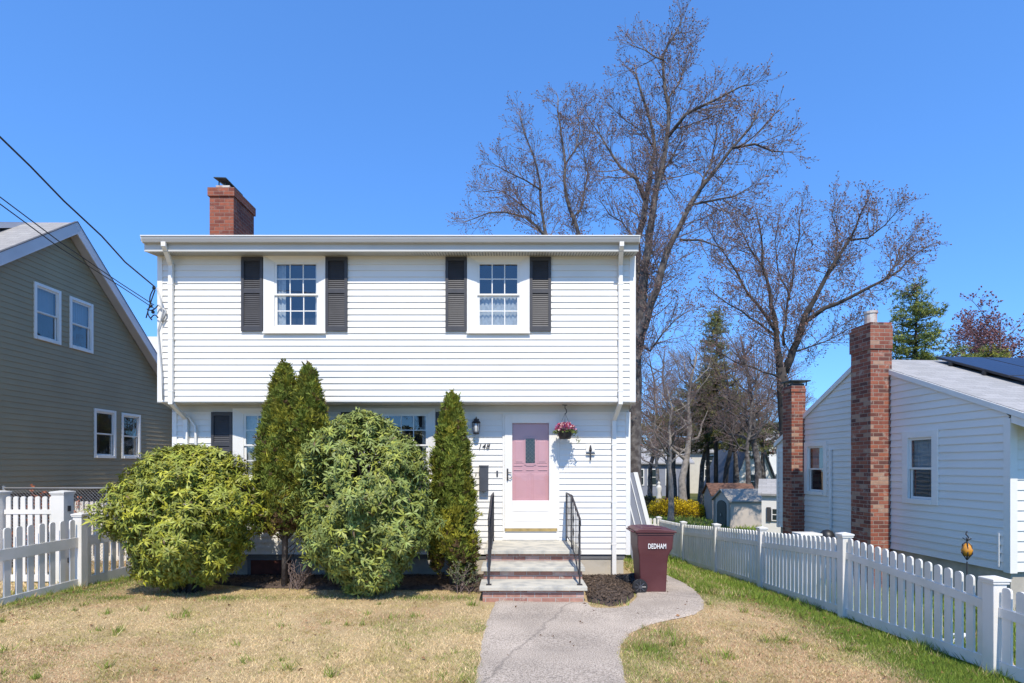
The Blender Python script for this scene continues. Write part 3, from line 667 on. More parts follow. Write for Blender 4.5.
m.build('flashing', 'lead', CH)
# front door
m = MB(); m.T = LW
m.box(-.182, -.14, -.02, .03, -1.245, 1.0); m.box(.862, .905, -.02, .03, -1.245, 1.0); m.box(-.14, .862, -.02, .028, .975, 1.0)
m.box(-.18, .905, -.02, .022, -1.415, -1.245)
DR = m.build('door_frame', 'trim', H, bevel=.004)
m = MB(); m.T = LW
m.box(-.14, .005, .0, .045, -1.19, .975); m.box(.708, .862, .0, .045, -1.19, .975); m.box(.005, .708, .0, .045, .82, .975); m.box(.005, .708, .0, .045, -1.19, -.66)
m.box(.03, .685, .045, .052, -.86, -.852); m.box(.03, .685, .045, .052, -1.06, -1.052)
SD = m.build('storm_door', 'trim', DR, bevel=.004)
m = MB(); m.T = LW
m.add([(.0, .025, -.665), (.712, .025, -.665), (.712, .025, .825), (.0, .025, .825)], [(0, 1, 2, 3)]); m.build('storm_pane', 'stormglass', DR, recalc=False)
m = MB(); m.T = LW; m.box(-.13, .855, .0, .05, -1.245, -1.19); m.build('threshold', 'brass', DR)
m = MB(); m.T = LW; m.tube([(-.085, .05, -.07), (-.085, .085, -.08), (-.085, .085, -.25), (-.085, .05, -.26)], .010, 6); m.box(-.10, -.07, .045, .055, -.28, -.05); m.tube([(-.085, .07, -.12), (-.01, .08, -.13)], .009, 6); m.tube([(-.085, .07, -.22), (-.03, .08, -.24), (.0, .08, -.20)], .008, 6)
m.build('handle', 'iron', DR)
m = MB(); m.T = LW
m.box(-.10, .82, -.06, -.03, -1.2, .97)
for a, b, z0, z1 in ((.04, .23, .05, .5), (.48, .67, .05, .5), (.04, .33, -.95, -.14), (.38, .67, -.95, -.14)):
    m.box(a, b, -.03, -.024, z0, z1); m.box(a+.03, b-.03, -.024, -.016, z0+.03, z1-.03)
for a, b in ((.03, .2), (.27, .42), (.5, .68)): m.box(a, b, -.03, -.018, -.085, -.065); m.box(a, b, -.03, -.018, .0, .018)
m.box(.235, .465, -.03, -.018, .02, .56)
PD = m.build('front_door', 'pink', DR, label='pink panelled front door with narrow leaded pane behind the storm door', bevel=.003)
m = MB(); m.T = LW; m.box(.26, .44, -.018, -.012, .06, .525); m.build('leaded_pane', 'leaded', DR)
m = MB(); m.T = LW
for i in range(-3, 9):
    z = .06+i*.075
    for sg in (1, -1):
        p = []
        for k in range(9):
            u = .26+.18*k/8; zz = z+sg*(k/8-.5)*.18+.05
            if .062 < zz < .523: p.append((u, -.009, zz))
        if len(p) > 1: m.tube(p, .0025, 4, cap=False)
m.build('lead_lines', 'galv', DR)
# lantern
m = MB(); lx = (476-512)/53.0; ly = YL-.12
LN = MB(); LN.box(lx-.05, lx+.05, YL-.035, YL-.02, .65, .9); LN.tube([(lx, YL-.03, .88), (lx, YL-.08, .93), (lx, ly, .90)], .010, 6)
LN.lathe([(.02, .29), (.03, .27), (.085, .215), (.08, .205)], (lx, ly, .61), 8); LN.lathe([(.05, 0), (.06, .02), (.06, .03)], (lx, ly, .60), 8)
for k in range(6):
    t = k*math.pi/3; LN.tube([(lx+.052*math.cos(t), ly+.052*math.sin(t), .62), (lx+.07*math.cos(t), ly+.07*math.sin(t), .82)], .005, 4)
LT = LN.build('wall_lantern', 'iron', H)
MB().lathe([(.035, 0), (.048, .03), (.058, .15), (.05, .18)], (lx, ly, .63), 10).build('lantern_glass', 'lamp', LT, smooth=True)
T148 = wallspace((-.545, YL-.026, .37), (1, 0, 0), (0, -1, 0))
text_mesh('148', .15, 'house_number', 'iron', H, T148, shear=.3, sx=.92, off=.002, extr=.003, space=1.12)
m = MB(); m.T = LW; m.box(-.62, -.45, .02, .14, -.48, -.01); m.box(-.625, -.445, .02, .15, -.02, .02); m.build('mailbox', 'mailbox', H, bevel=.008)
m = MB(); m.T = LW; m.box(-.30, -.265, .015, .03, -.2, -.09); m.lathe([(.010, 0), (.010, .012)], (-.282, .03, -.145), 8, 'y'); m.build('doorbell', 'mailbox', H)
# ornament right of the door: cross on a white block
m = MB(); m.T = LW; cxx = (590.3-512)/52.3; m.box(cxx-.085, cxx+.085, .01, .035, .27, .41); OB = m.build('mounting_block', 'trim', H, bevel=.004)
m = MB(); m.T = LW; m.box(cxx-.012, cxx+.012, .04, .06, .11, .36); m.box(cxx-.085, cxx+.085, .04, .058, .225, .245); m.lathe([(.006, .0), (.03, .03), (.022, .07), (.006, .13)], (cxx, .05, .27), 8); m.build('iron_cross', 'iron', H)
# entrance conduit and meter cable at the left corner
m = MB(); pts = [at(157, 288, 9.93), at(161, 300, 9.9), at(163, 312, 9.93), at(158, 330, 9.95), at(160, 352, 9.95), at(162, 375, 9.95), at(163, 400, 9.95)]
m.tube(pts, .013, 6); m.tube([at(159, 305, 9.93), at(166, 311, 9.93), at(162, 322, 9.94)], .018, 6); m.build('entrance_cable', 'eave', H, smooth=True)

# hanging basket
B = empty('hanging_basket', (.985, 10.14, .43), 'hanging basket of pink flowers in a dark pot under the overhang by the door', 'hanging basket')
bx, by = .985, 10.14
m = MB(); m.lathe([(.10, 0), (.13, .07), (.155, .165), (.165, .175), (.16, .185)], (bx, by, .50), 18); m.build('pot', 'black', B, smooth=True)
m = MB()
for k in range(3):
    t = k*2.09+.4; m.tube([(bx+.15*math.cos(t), by+.15*math.sin(t), .68), (bx, by, .98)], .003, 4)
m.tube([(bx, by, .96), (bx+.03, by, 1.0), (bx+.02, by, 1.05), (bx, by, 1.07), (bx, by, 1.14)], .009, 6); m.tube([(bx-.05, by, 1.135), (bx+.04, by, 1.13)], .008, 6)
m.build('hook', 'iron', B)
n = 420; d = unit(rng.normal(size=(n, 3))); d[:, 2] = np.abs(d[:, 2])*.8+.05
C = np.array([bx, by, .66])+d*np.array([.17, .15, .15])*rng.uniform(.6, 1.05, (n, 1))
V, Fq = leafpatch(C, unit(d+rng.normal(size=(n, 3))*.5), unit(rng.normal(size=(n, 3))), np.full(n, .05), np.full(n, .045))
pal = np.array([[.62, .10, .20], [.75, .35, .42], [.8, .55, .5], [.45, .05, .12], [.35, .12, .3]]); c = pal[rng.integers(0, 5, n)]
npmesh('flowers', V, Fq, 'petal', B, np.repeat(c, 5, 0))
n = 260; d = unit(rng.normal(size=(n, 3))); d[:, 2] = np.abs(d[:, 2])*.35-.12
C = np.array([bx, by, .64])+d*np.array([.19, .17, .15])*rng.uniform(.75, 1.15, (n, 1)); k = 30
C[:k] = np.array([bx+.17, by, .64])+np.linspace(0, 1, k)[:, None]*np.array([.08, 0, -.2])+rng.normal(size=(k, 3))*.015
V, Fq = leafpatch(C, unit(d+rng.normal(size=(n, 3))*.5), unit(rng.normal(size=(n, 3))), np.full(n, .05), np.full(n, .022))
npmesh('leaves', V, Fq, 'leaf', B, np.repeat(np.array([[.16, .2, .05]])*rng.uniform(.5, 1.5, (n, 1)), 5, 0))

# ------------------------------------------------------------------ steps
S = empty('front_steps', (.34, 9.3, -2.05), 'three brick and stone entrance steps with black iron railings below the pink door', 'steps')
m = MB(); m.box(-.44, 1.135, 9.24, 10.40, -2.1, -1.475); m.box(-.455, 1.12, 8.72, 9.24, -2.1, -1.665); m.box(-.44, 1.08, 8.19, 8.72, -2.1, -1.86)
m.build('brick_base', 'brickstep', S)
for a, b, y0, y1, z in ((-.47, 1.168, 9.16, 10.425, -1.418), (-.489, 1.157, 8.64, 9.235, -1.608), (-.486, 1.125, 8.13, 8.715, -1.80)):
    MB().box(a, b, y0, y1, z-.062, z).build('step_slab', 'stone', S, bevel=.008)
for s_, X in ((-1, -.35), (1, 1.025)):
    m = MB(); r = .013
    top = [(X, 10.3, -.51), (X, 9.35, -.51), (X, 8.27, -.80)]
    m.tube(top, .018, 6); low = [(X, 10.3, -1.32), (X, 9.35, -1.32), (X, 8.27, -1.70)]; 
    m.tube(low, .010, 6)
    m.tube([(X, 8.27, -.80), (X, 8.2, -.83), (X, 8.19, -.88), (X, 8.23, -.90)], .014, 6)
    m.box(X-r, X+r, 10.29, 10.316, -1.418, -.51); m.box(X-r, X+r, 9.34, 9.366, -1.418, -.50); m.box(X-r, X+r, 8.258, 8.284, -1.80, -.80)
    m.box(X-.04, X+.04, 8.23, 8.31, -1.80, -1.79)
    RL = m.build('railing', 'iron', S)
    for k in range(1, 9):
        y = 10.3-k*.24
        zt = -.51 if y > 9.35 else -.51-(9.35-y)*.2685; zb = -1.32 if y > 9.35 else -1.32-(9.35-y)*.352
        if abs(y-9.35) < .05: continue
        bl = MB(); bl.tube([(X, y, zt), (X, y, zb)], .0065, 5)
        if k % 3 == 2:
            zc = (zt+zb)/2
            for sg in (1, -1): bl.tube([(X, y+.05*math.sin(t)*(1), zc+sg*(.11+.05*math.cos(t)*1.6)) for t in np.linspace(0, 5.5, 12)], .005, 4, cap=False)
        bl.build('baluster', 'iron', RL)

# ------------------------------------------------------------------ wheelie bin
WB = empty('wheelie_bin', (2.28, 9.05, -2.08), 'maroon wheeled trash bin marked DEDHAM standing at the right corner of the white house', 'trash bin')
gx = 2.33; zb = -2.07; y0, y1 = 8.78, 9.36
m = MB()   # side profile extruded along y with taper
def ring(xa, xb, ya, yb, z): return [(xa, ya, z), (xb, ya, z), (xb, yb, z), (xa, yb, z)]
rings = [ring(2.09, 2.50, 8.85, 9.29, zb+.02), ring(2.06, 2.515, 8.825, 9.315, zb+.5), ring(2.055, 2.53, 8.815, 9.325, zb+.62), ring(2.03, 2.59, 8.80, 9.34, zb+.74), ring(2.02, 2.605, 8.785, 9.355, zb+.96)]
vs = [p for r_ in rings for p in r_]; fs = [(3, 2, 1, 0), (16, 17, 18, 19)]
for i in range(4):
    for k in range(4): fs.append((4*i+k, 4*i+(k+1) % 4, 4*i+4+(k+1) % 4, 4*i+4+k))
m.add(vs, fs); m.box(2.00, 2.62, 8.77, 9.37, zb+.955, zb+.99)
BD = m.build('body', 'maroon', WB, bevel=.02)
m = MB()
prof = [(1.99, zb+.993), (2.62, zb+.993), (2.65, zb+.997), (2.64, zb+1.02), (2.5, zb+1.045), (2.2, zb+1.065), (2.05, zb+1.06), (1.98, zb+1.03)]
m.prism(prof, 'y', 8.755, 9.385); m.prism([(2.1, zb+1.06), (2.45, zb+1.048), (2.4, zb+1.07), (2.15, zb+1.08)], 'y', 8.86, 9.28)
m.build('lid', 'maroon', WB, bevel=.015)
MB().tube([(1.98, 8.85, zb+1.0), (1.95, 8.87, zb+1.01), (1.95, 9.27, zb+1.01), (1.98, 9.29, zb+1.0)], .014, 8).build('handle', 'maroon', WB)
for y in (8.80, 9.32):
    m = MB(); m.lathe([(.085, -.025), (.12, -.022), (.125, 0), (.12, .022), (.085, .025)], (2.06, y, zb+.125), 24, 'y'); WH = m.build('wheel', 'black', WB, smooth=False)
    m = MB(); m.lathe([(.028, -.04), (.028, .04)], (2.06, y, zb+.125), 12, 'y')
    for k in range(8):
        t = k*math.pi/4; m.tube([(2.06+.02*math.cos(t), y-.03, zb+.125+.02*math.sin(t)), (2.06+.09*math.cos(t), y-.03, zb+.125+.09*math.sin(t))], .008, 5)
    m.build('hub', 'mailbox', WH)
MB().tube([(2.06, 8.8, zb+.125), (2.06, 9.32, zb+.125)], .012, 6).build('axle', 'iron', WB)
text_mesh('DEDHAM', .115, 'lettering', 'white', WB, wallspace((2.335, 8.785, zb+.775), (1, 0, 0), (0, -.995, .1)), sx=.60, off=.012, space=1.05)

# white panel leaning beside the house, further back
P = empty('leaning_panel', (3.2, 13.6, -2.5), 'white framed panel leaning at a steep angle beyond the right side of the house', 'panel')
def lp(u, w, z): return Vector((2.93+(-.15-z)*.25+u, 13.2+w, z))
m = MB(); m.T = lp
m.box(0, .10, -.03, .03, -2.45, -.15); P1 = m.build('edge_board', 'white', P)
m = MB(); m.T = lp; m.box(-.55, -.001, -.01, .02, -2.4, -.16); m.build('infill', 'bluegray', P)
m = MB(); m.T = lp; m.box(-.30, -.27, -.03, -.011, -2.4, -.2); m.box(-.12, -.10, -.03, -.011, -2.4, -.2); m.build('rails', 'white', P)

# ------------------------------------------------------------------ picket fences
def picket(mb, p, dr, nrm, z0, z1, w=.075, t=.022, rd=True):
    """flat board at p (xy), along dr, thickness along nrm, rounded head"""
    a = w/2; hd = [(a, z1-.045), (a*.92, z1-.02), (a*.6, z1-.006), (0, z1), (-a*.6, z1-.006), (-a*.92, z1-.02), (-a, z1-.045)]
    pr = [(-a, z0), (a, z0)]+hd
    n = len(pr); vs = []
    for s_ in (-t/2, t/2):
        for u, z in pr: vs.append((p[0]+dr[0]*u+nrm[0]*s_, p[1]+dr[1]*u+nrm[1]*s_, z))
    mb.add(vs, [tuple(range(n-1, -1, -1)), tuple(range(n, 2*n))]+[(i, (i+1) % n, n+(i+1) % n, n+i) for i in range(n)])
def fence_post(par, x, y, z0, z1, a=.064, rz=0):
    T = lambda u, v, z: Vector((x+u*math.cos(rz)-v*math.sin(rz), y+u*math.sin(rz)+v*math.cos(rz), z))
    m = MB(); m.T = T; m.box(-a, a, -a, a, z0-.1, z1-.055); P = m.build('post', 'vinyl', par, bevel=.006)
    m = MB(); m.T = T; c = a+.022
    m.frustum(0, 0, c-.008, c-.008, z1-.07, z1-.045); m.frustum(0, 0, c, c, z1-.045, z1-.022); m.frustum(0, 0, c, c, z1-.022, z1, .012, .012)
    m.build('post_cap', 'vinyl', P, bevel=.003)
def fence_panel(par, a, b, top, bot, sp=.14, w=.09, railtop=.2, rh=.09, brh=.12, curve=0.0, bgap=.05):
    """top(t), bot(t) heights along 0..1"""
    a = Vector(a); b = Vector(b); d = (b-a); Lg = d.length; d.normalize(); nr = (-d.y, d.x)
    m = MB(); n = max(2, round(Lg/sp))
    for i in range(n):
        t = (i+.5)/n; p = a+d*Lg*t
        picket(m, p, d, nr, bot(t)+bgap, top(t), w)
    for off, hh, base in ((railtop, rh, 'top'), (0, brh, 'bot')):
        K = 8
        for i in range(K):
            t0, t1 = i/K, (i+1)/K; vs = []
            for t in (t0, t1):
                p = a+d*Lg*t; zt = (top(t)-off) if base == 'top' else (bot(t)+bgap+hh-.02)
                for s_ in (-.022, .022):
                    for z in (zt-hh, zt): vs.append((p.x+nr[0]*s_, p.y+nr[1]*s_, z))
            fs = [(0, 1, 5, 4), (2, 6, 7, 3), (1, 3, 7, 5), (0, 4, 6, 2)]
            if i == 0: fs.append((0, 2, 3, 1))
            if i == K-1: fs.append((4, 5, 7, 6))
            m.add(vs, fs)
    m.build('picket_panel', 'vinyl', par, recalc=True)
def ft(x, y): return float(g(x, y))
RF = empty('picket_fence', (4.63, 7.6, -2.12), 'long white vinyl picket fence with capped posts running back along the right lawn', 'fence')
posts = [(4.70, 2.9, .86), (4.63, 5.24, .95), (4.63, 7.6, 1.2), (4.76, 10.4, 1.2), (4.83, 12.9, 1.2), (4.85, 15.45, 1.2), (4.87, 18.1, 1.2)]
for i, (x, y, h) in enumerate(posts): fence_post(RF, x, y, ft(x, y), ft(x, y)+h)
for i in range(len(posts)-1):
    (xa, ya, ha), (xb, yb, hb) = posts[i], posts[i+1]
    d = Vector((xb-xa, yb-ya)).normalized()*.064; a = (xa+d.x, ya+d.y); b = (xb-d.x, yb-d.y)
    ga, gb = ft(xa, ya), ft(xb, yb)
    if i == 1:
        t0 = ga+ha-.06; t1 = gb+hb-.07; tf = lambda t, t0=t0, t1=t1: t0+(t1-t0)*(t**.85)-.0*t
    elif i == 0: tf = lambda t: -1.14-.06*(1-t)
    else: tf = lambda t, A=ga+ha-.09, C=gb+hb-.09: A+(C-A)*t
    bf = lambda t, A=ga, C=gb: A+(C-A)*t
    fence_panel(RF, a, b, tf, bf)
# return panel across the back, behind the bin
fence_panel(RF, (4.80, 18.1), (2.3, 18.3), lambda t: ft(4, 18.1)+1.1, lambda t: ft(4, 18.1))
LF = empty('picket_fence', (-7.42, 9.4, -2.1), 'low white picket fence along the left edge of the straw coloured lawn', 'fence')
posts = [(-7.5, 4.4), (-7.47, 6.9), (-7.43, 9.4), (-7.38, 11.9)]
for x, y in posts: fence_post(LF, x, y, -2.14, -.80 if y > 9 else -.84, .075)
for (xa, ya), (xb, yb) in zip(posts, posts[1:]):
    fence_panel(LF, (xa, ya+.08), (xb, yb-.08), lambda t: -.91, lambda t: -2.16, sp=.195, w=.10, railtop=.31, rh=.17, brh=.2)
GF = empty('picket_gate', (-8.65, 9.9, -2.08), 'taller white picket gate between two thick square posts behind the left fence', 'gate')
for x in (-8.15, -9.32, -10.5): fence_post(GF, x, 9.9, -2.1, -.44, .115)
fence_panel(GF, (-8.27, 9.9), (-9.19, 9.9), lambda t: -.55, lambda t: -2.12, sp=.128, w=.085, railtop=.24, rh=.08)
fence_panel(GF, (-9.45, 9.9), (-10.37, 9.9), lambda t: -.55, lambda t: -2.12, sp=.128, w=.085, railtop=.24, rh=.08)
MB().box(-8.04, -8.02, 9.87, 9.93, -.82, -.72).build('latch', 'black', GF)
MB().box(-8.04, -8.02, 9.87, 9.93, -1.75, -1.66).build('hinge', 'black', GF)
BF = empty('picket_fence', (-9, 13, -2.2), 'white picket fence run between the two houses, deepest behind the left bush', 'fence')
fence_post(BF, -10.6, 13, -2.3, -.78); fence_post(BF, -8.7, 13, -2.3, -.78); fence_post(BF, -6.75, 13, -2.3, -.78)
fence_panel(BF, (-10.54, 13), (-8.76, 13), lambda t: -.84, lambda t: -2.3, sp=.12, w=.08, railtop=.22)
fence_panel(BF, (-8.64, 13), (-6.81, 13), lambda t: -.84, lambda t: -2.3, sp=.12, w=.08, railtop=.22)
CL = empty('chain_link_fence', (-9.8, 11.6, -2.1), 'grey chain link fence with top rail behind the picket gate', 'fence')
m = MB(); m.tube([(-10.85, 11.6, -.47), (-8.6, 11.6, -.47)], .02, 8); m.tube([(-8.6, 11.6, -2.15), (-8.6, 11.6, -.42)], .028, 8); m.tube([(-10.8, 11.6, -2.15), (-10.8, 11.6, -.42)], .028, 8); m.build('frame', 'galv', CL)
m = MB(); h = 1.6
for i in range(-22, 32):
    for sg in (1, -1):
        x0 = -10.85+i*.072; xa, xb = x0, x0+h; za, zb_ = -2.1, -.5
        if xa < -10.83: k = -10.83-xa; xa += k; za += k
        if xb > -8.62: k = xb+8.62; xb -= k; zb_ -= k
        if xb <= xa: continue
        if sg == 1: m.tube([(xa, 11.6, za), (xb, 11.6, zb_)], .0035, 3, cap=False)
        else: m.tube([(xa, 11.605, -2.6-za), (xb, 11.605, -2.6-zb_)], .0035, 3, cap=False)
m.build('mesh', 'galv', CL)

# ------------------------------------------------------------------ LEFT (OLIVE) HOUSE
OX = -10.9
O = empty('olive_house', (OX, 13.6, -2.2), 'olive green sided cape house with steep greige shingled gable at the far left', 'house')
OT = wallspace((OX, 0, 0), (0, 1, 0), (1, 0, 0))
ops = [window(OT, O, 12.5, 13.10, 2.98, 4.14, (.07, .07, .07, .07), 1, 1, curtain='blind'),
       window(OT, O, 13.5, 14.11, 2.98, 4.12, (.07, .07, .07, .07), 1, 1, curtain='blind'),
       window(OT, O, 14.29, 14.93, .28, 1.44, (.07, .07, .07, .07), 1, 1, curtain='none'),
       window(OT, O, 15.29, 15.92, .28, 1.42, (.07, .07, .07, .07), 1, 1, curtain='sides')]
sl, sr = .76, .875; PKY, PKZ = 13.36, 5.70
def olim(z):
    return (max(8.9, PKY-(PKZ-z)/sl), min(17.9, PKY+(PKZ-z)/sr))
siding(OT, olim, -.6, PKZ-.02, ops, h=.125, t=.014, zoff=-.6).build('wall', 'olive', O, recalc=False)
MB().box(OX-7, OX-.01, 8.9, 8.95, -.6, 2.15).build('front_wall', 'olive', O)
MB().box(OX-7, OX-.01, 17.85, 17.9, -.6, 2.0).build('rear_wall', 'olive', O)
MB().box(OX-7, OX-.04, 8.95, 17.85, -2.6, -.605).build('foundation', 'fieldstone', O)
m = MB(); th = .16
zr = PKZ+.26
A = (8.9-.4, zr-(PKY-8.5)*sl); Cc = (18.3, zr-(18.3-PKY)*sr)
m.prism([A, (PKY, zr), Cc, (Cc[0], Cc[1]-th), (PKY, zr-th-.02), (A[0], A[1]-th)], 'x', OX-7, OX+.24); ORF = m.build('roof', 'roofgray', O)
m = MB()
for e_, s_ in ((A, -1), (Cc, 1)):
    m.prism([(e_[0], e_[1]+.01), (PKY, zr+.01), (PKY, zr-.28), (e_[0], e_[1]-.26)], 'x', OX+.241, OX+.27)
m.build('rake_board', 'olivetrim', ORF)
m = MB()
for e_ in (A, Cc): m.prism([(e_[0], e_[1]-.205), (PKY, zr-.235), (PKY, zr-.25), (e_[0], e_[1]-.22)], 'x', OX+.02, OX+.241)
m.build('rake_soffit', 'olivesoffit', ORF)
m = MB()  # dark drip edge
m.prism([(A[0], A[1]+.012), (PKY, zr+.013), (PKY, zr+.03), (A[0], A[1]+.03)], 'x', OX+.20, OX+.28); m.prism([(Cc[0], Cc[1]+.012), (PKY, zr+.013), (PKY, zr+.03), (Cc[0], Cc[1]+.03)], 'x', OX+.20, OX+.28)
m.build('drip_edge', 'roofdark', ORF)
# dormer on the front slope and rear lean-to
m = MB(); m.box(OX-5.5, OX-1.1, 11.4, 13.2, 3.5, 5.0); DM = m.build('dormer', 'olive', O)
m = MB(); m.prism([(11.2, 5.02), (13.34, 5.96), (13.34, 5.86), (11.2, 4.92)], 'x', OX-5.7, OX-.97); m.build('dormer_roof', 'roofgray', DM)
m = MB(); m.prism([(11.19, 5.01), (13.34, 5.955), (13.34, 5.82), (11.19, 4.87)], 'x', OX-.969, OX-.945); m.build('dormer_rake', 'olivetrim', DM)
m = MB(); m.box(OX-6, OX+.35, 17.95, 21, -2.5, 3.4); AN = m.build('rear_addition', 'olive', O)
m = MB(); m.prism([(17.6, 3.4), (19.4, 4.6), (21.3, 3.4), (21.3, 3.25), (19.4, 4.4), (17.6, 3.22)], 'x', OX-6, OX+.6); m.build('addition_roof', 'olivetrim', AN)
# white house glimpsed in the gap
def simple_house(name, loc, w, d, h, rh, wall, roof, label, rz=0, wins=(), ridge='x', group=None):
    E = empty(name, loc, label, 'house', group, rz)
    m = MB(); m.box(-w/2, w/2, 0, d, -1, h); 
    if ridge == 'x': m.prism([(0, h), (d, h), (d/2, h+rh)], 'x', -w/2, w/2)
    else: m.prism([(-w/2, h), (w/2, h), (0, h+rh)], 'y', 0, d)
    m.build('wall', wall, E, local=True)
    m = MB(); t = .18; e = .4
    if ridge == 'x':
        k = rh/(d/2); m.prism([(-e, h-k*e), (d/2, h+rh), (d+e, h-k*e), (d+e, h-k*e+t), (d/2, h+rh+t), (-e, h-k*e+t)], 'x', -w/2-e, w/2+e)
    else:
        k = rh/(w/2); m.prism([(-w/2-e, h-k*e), (0, h+rh), (w/2+e, h-k*e), (w/2+e, h-k*e+t), (0, h+rh+t), (-w/2-e, h-k*e+t)], 'y', -e, d+e)
    m.build('roof', roof, E, local=True)
    for (u, z, ww, hh) in wins:
        m = MB(); a = .1
        m.box(u-ww/2-a, u-ww/2, -.07, .02, z-a, z+hh+a); m.box(u+ww/2, u+ww/2+a, -.07, .02, z-a, z+hh+a); m.box(u-ww/2, u+ww/2, -.068, .02, z+hh, z+hh+a); m.box(u-ww/2, u+ww/2, -.068, .02, z-a, z); m.box(u-ww/2, u+ww/2, -.055, .0, z+hh/2-.03, z+hh/2+.03)
        W = m.build('window', 'trim', E, local=True)
        m = MB(); m.box(u-ww/2, u+ww/2, -.03, -.005, z, z+hh); m.build('pane', 'leaded', W, local=True)
    return E
simple_house('neighbour_house', (-14.5, 23.5, -2.9), 6, 6, 4.6, 1.5, 'siding', 'roofdark', 'white sided house corner just visible in the gap between olive and white houses', wins=[(1.6, 1.7, .8, 1.2), (-1, 1.7, .8, 1.2)])

# ------------------------------------------------------------------ RIGHT HOUSE
ud = Vector((-.0748, .9972, 0)).normalized(); nd = Vector((-ud.y, ud.x, 0))
RT = wallspace((7.3, 8.0, 0), ud, nd)
RFW = wallspace((7.3, 8.0, 0), -nd, -ud)      # front wall: u to the right
RH = empty('grey_white_house', (7.3, 8.0, -2.15), 'low pale sided cottage with two brick chimneys and solar roof panels on the right', 'house')
pk, pz = 3.1, 2.10; fs_, rs_ = .42, .51; UE = 6.1
ops = [window(RT, RH, 1.34, 1.85, -.58, .50, (.13, .13, .12, .09), 1, 1, curtain='blind'),
       window(RT, RH, 4.22, 4.80, -.58, .45, (.12, .12, .1, .08), 1, 1, curtain='blind')]
siding(RT, lambda z: (max(.0, pk-(pz-z)/fs_)+.08*(z < .7), min(UE, pk+(pz-z)/rs_)), -1.55, pz-.01, ops, h=.127, t=.02, zoff=-1.55).build('wall', 'siding', RH, recalc=False)
siding(RFW, lambda z: (.09, 9), -1.55, .68, [], h=.15, t=.016, zoff=-1.55).build('front_wall', 'siding', RH, recalc=False)
for q in ((-.024, .08, -.09, .024, -1.57, .70), (UE-.08, UE, -.02, .024, -1.57, .4)):
    m = MB(); m.T = RT; m.box(*q); m.build('corner_board', 'trim', RH)
m = MB(); m.T = RT; m.box(.14, .165, .015, .035, -1.5, -1.0); m.build('drain_pipe', 'trim', RH)
m = MB(); m.T = RT; m.box(.05, UE-.05, -9, -.06, -2.9, -1.56); m.build('foundation', 'conc', RH)
m = MB(); m.T = RT; m.box(UE-.03, UE, -9, -.02, -1.55, .35); m.build('rear_wall', 'siding', RH)
m = MB(); m.T = lambda a, b, c: RT(b, -a, c)      # x -> into the house
th = .06; ze = pz+.07
m.prism([(-.5, ze-(pk+.5)*fs_), (pk, ze), (UE+.08, ze-(UE+.08-pk)*rs_), (UE+.08, ze-(UE+.08-pk)*rs_-th), (pk, ze-th-.005), (-.5, ze-(pk+.5)*fs_-th)], 'x', -.03, 9)
RR = m.build('roof', 'rooflight', RH)
m = MB(); m.T = lambda a, b, c: RT(b, -a, c)
m.prism([(-.5, ze-(pk+.5)*fs_-.012), (pk, ze-.012), (pk, ze-.105), (-.5, ze-(pk+.5)*fs_-.10)], 'x', -.055, -.031)
m.prism([(UE+.08, ze-(UE+.08-pk)*rs_-.012), (pk, ze-.012), (pk, ze-.125), (UE+.08, ze-(UE+.08-pk)*rs_-.12)], 'x', -.055, -.031)
m.prism([(-.5, ze-(pk+.5)*fs_-.11), (-.04, ze-(pk+.04)*fs_-.11), (-.04, ze-(pk+.04)*fs_-.22), (-.5, ze-(pk+.5)*fs_-.21)], 'x', -.03, 9)
m.build('rake_board', 'trim', RR)
# solar array
su = wallspace((7.3, 8.0, 0), ud, nd)
def roofpt(a, b, c):   # a along house into depth (to the right), b = distance down from ridge (horizontal), c above the roof
    return RT(pk-b, -a, ze-b*fs_+c)
k = 0
for row in range(2):
    for col in range(6):
        a0 = 1.50+col*1.02; b0 = .16+row*1.52
        m = MB(); m.T = roofpt; m.box(a0, a0+1.0, b0, b0+1.5, .07, .11); SP = m.build('solar_panel', 'iron', RR)
        m = MB(); m.T = roofpt; m.add([(a0+.02, b0+.02, .113), (a0+.98, b0+.02, .113), (a0+.98, b0+1.48, .113), (a0+.02, b0+1.48, .113)], [(0, 1, 2, 3)]); m.build('cells', 'solar', SP, recalc=False)
m = MB(); m.T = roofpt
for b in (.5, 1.2, 2.0, 2.8): m.box(1.45, 7.7, b, b+.04, .0, .07)
m.build('panel_rails', 'black', RR)
def rchim(u0, u1, dp, ztop, cor, pot, nm):
    m = MB(); m.T = RT; m.box(u0, u1, -.01, dp, -2.9, ztop-cor); m.box(u0-.02, u1+.02, -.012, dp+.02, ztop-cor-.003, ztop-.07); m.box(u0, u1, -.01, dp+.0, ztop-.071, ztop)
    C = m.build('chimney', 'brickold', RH)
    if pot:
        m = MB(); c = RT((u0+u1)/2, dp/2, ztop); m.lathe([(.11, -.02), (.105, .22), (.12, .225), (.12, .27), (.09, .27)], tuple(c), 14); m.build('flue_pot', 'flue', C, smooth=False)
    else:
        m = MB(); m.T = RT; m.box(u0-.04, u1+.04, -.12, dp+.04, ztop+.10, ztop+.13)
        for u in (u0+.03, u1-.03):
            for d_ in (-.05, dp-.03): m.box(u-.01, u+.01, d_-.01, d_+.01, ztop, ztop+.10)
        m.box(u0+.06, u1-.06, -.02, dp-.07, ztop, ztop+.06); m.build('chimney_cap', 'capmetal', C)
rchim(2.27, 2.80, .41, 2.70, .50, True, 'near'); rchim(4.93, 5.30, .33, 1.90, .14, False, 'far')
m = MB(); m.T = RT; m.tube([(3.95, .04, .35), (3.95, .04, -1.6)], .035, 8); m.build('vent_pipe', 'trim', RH)

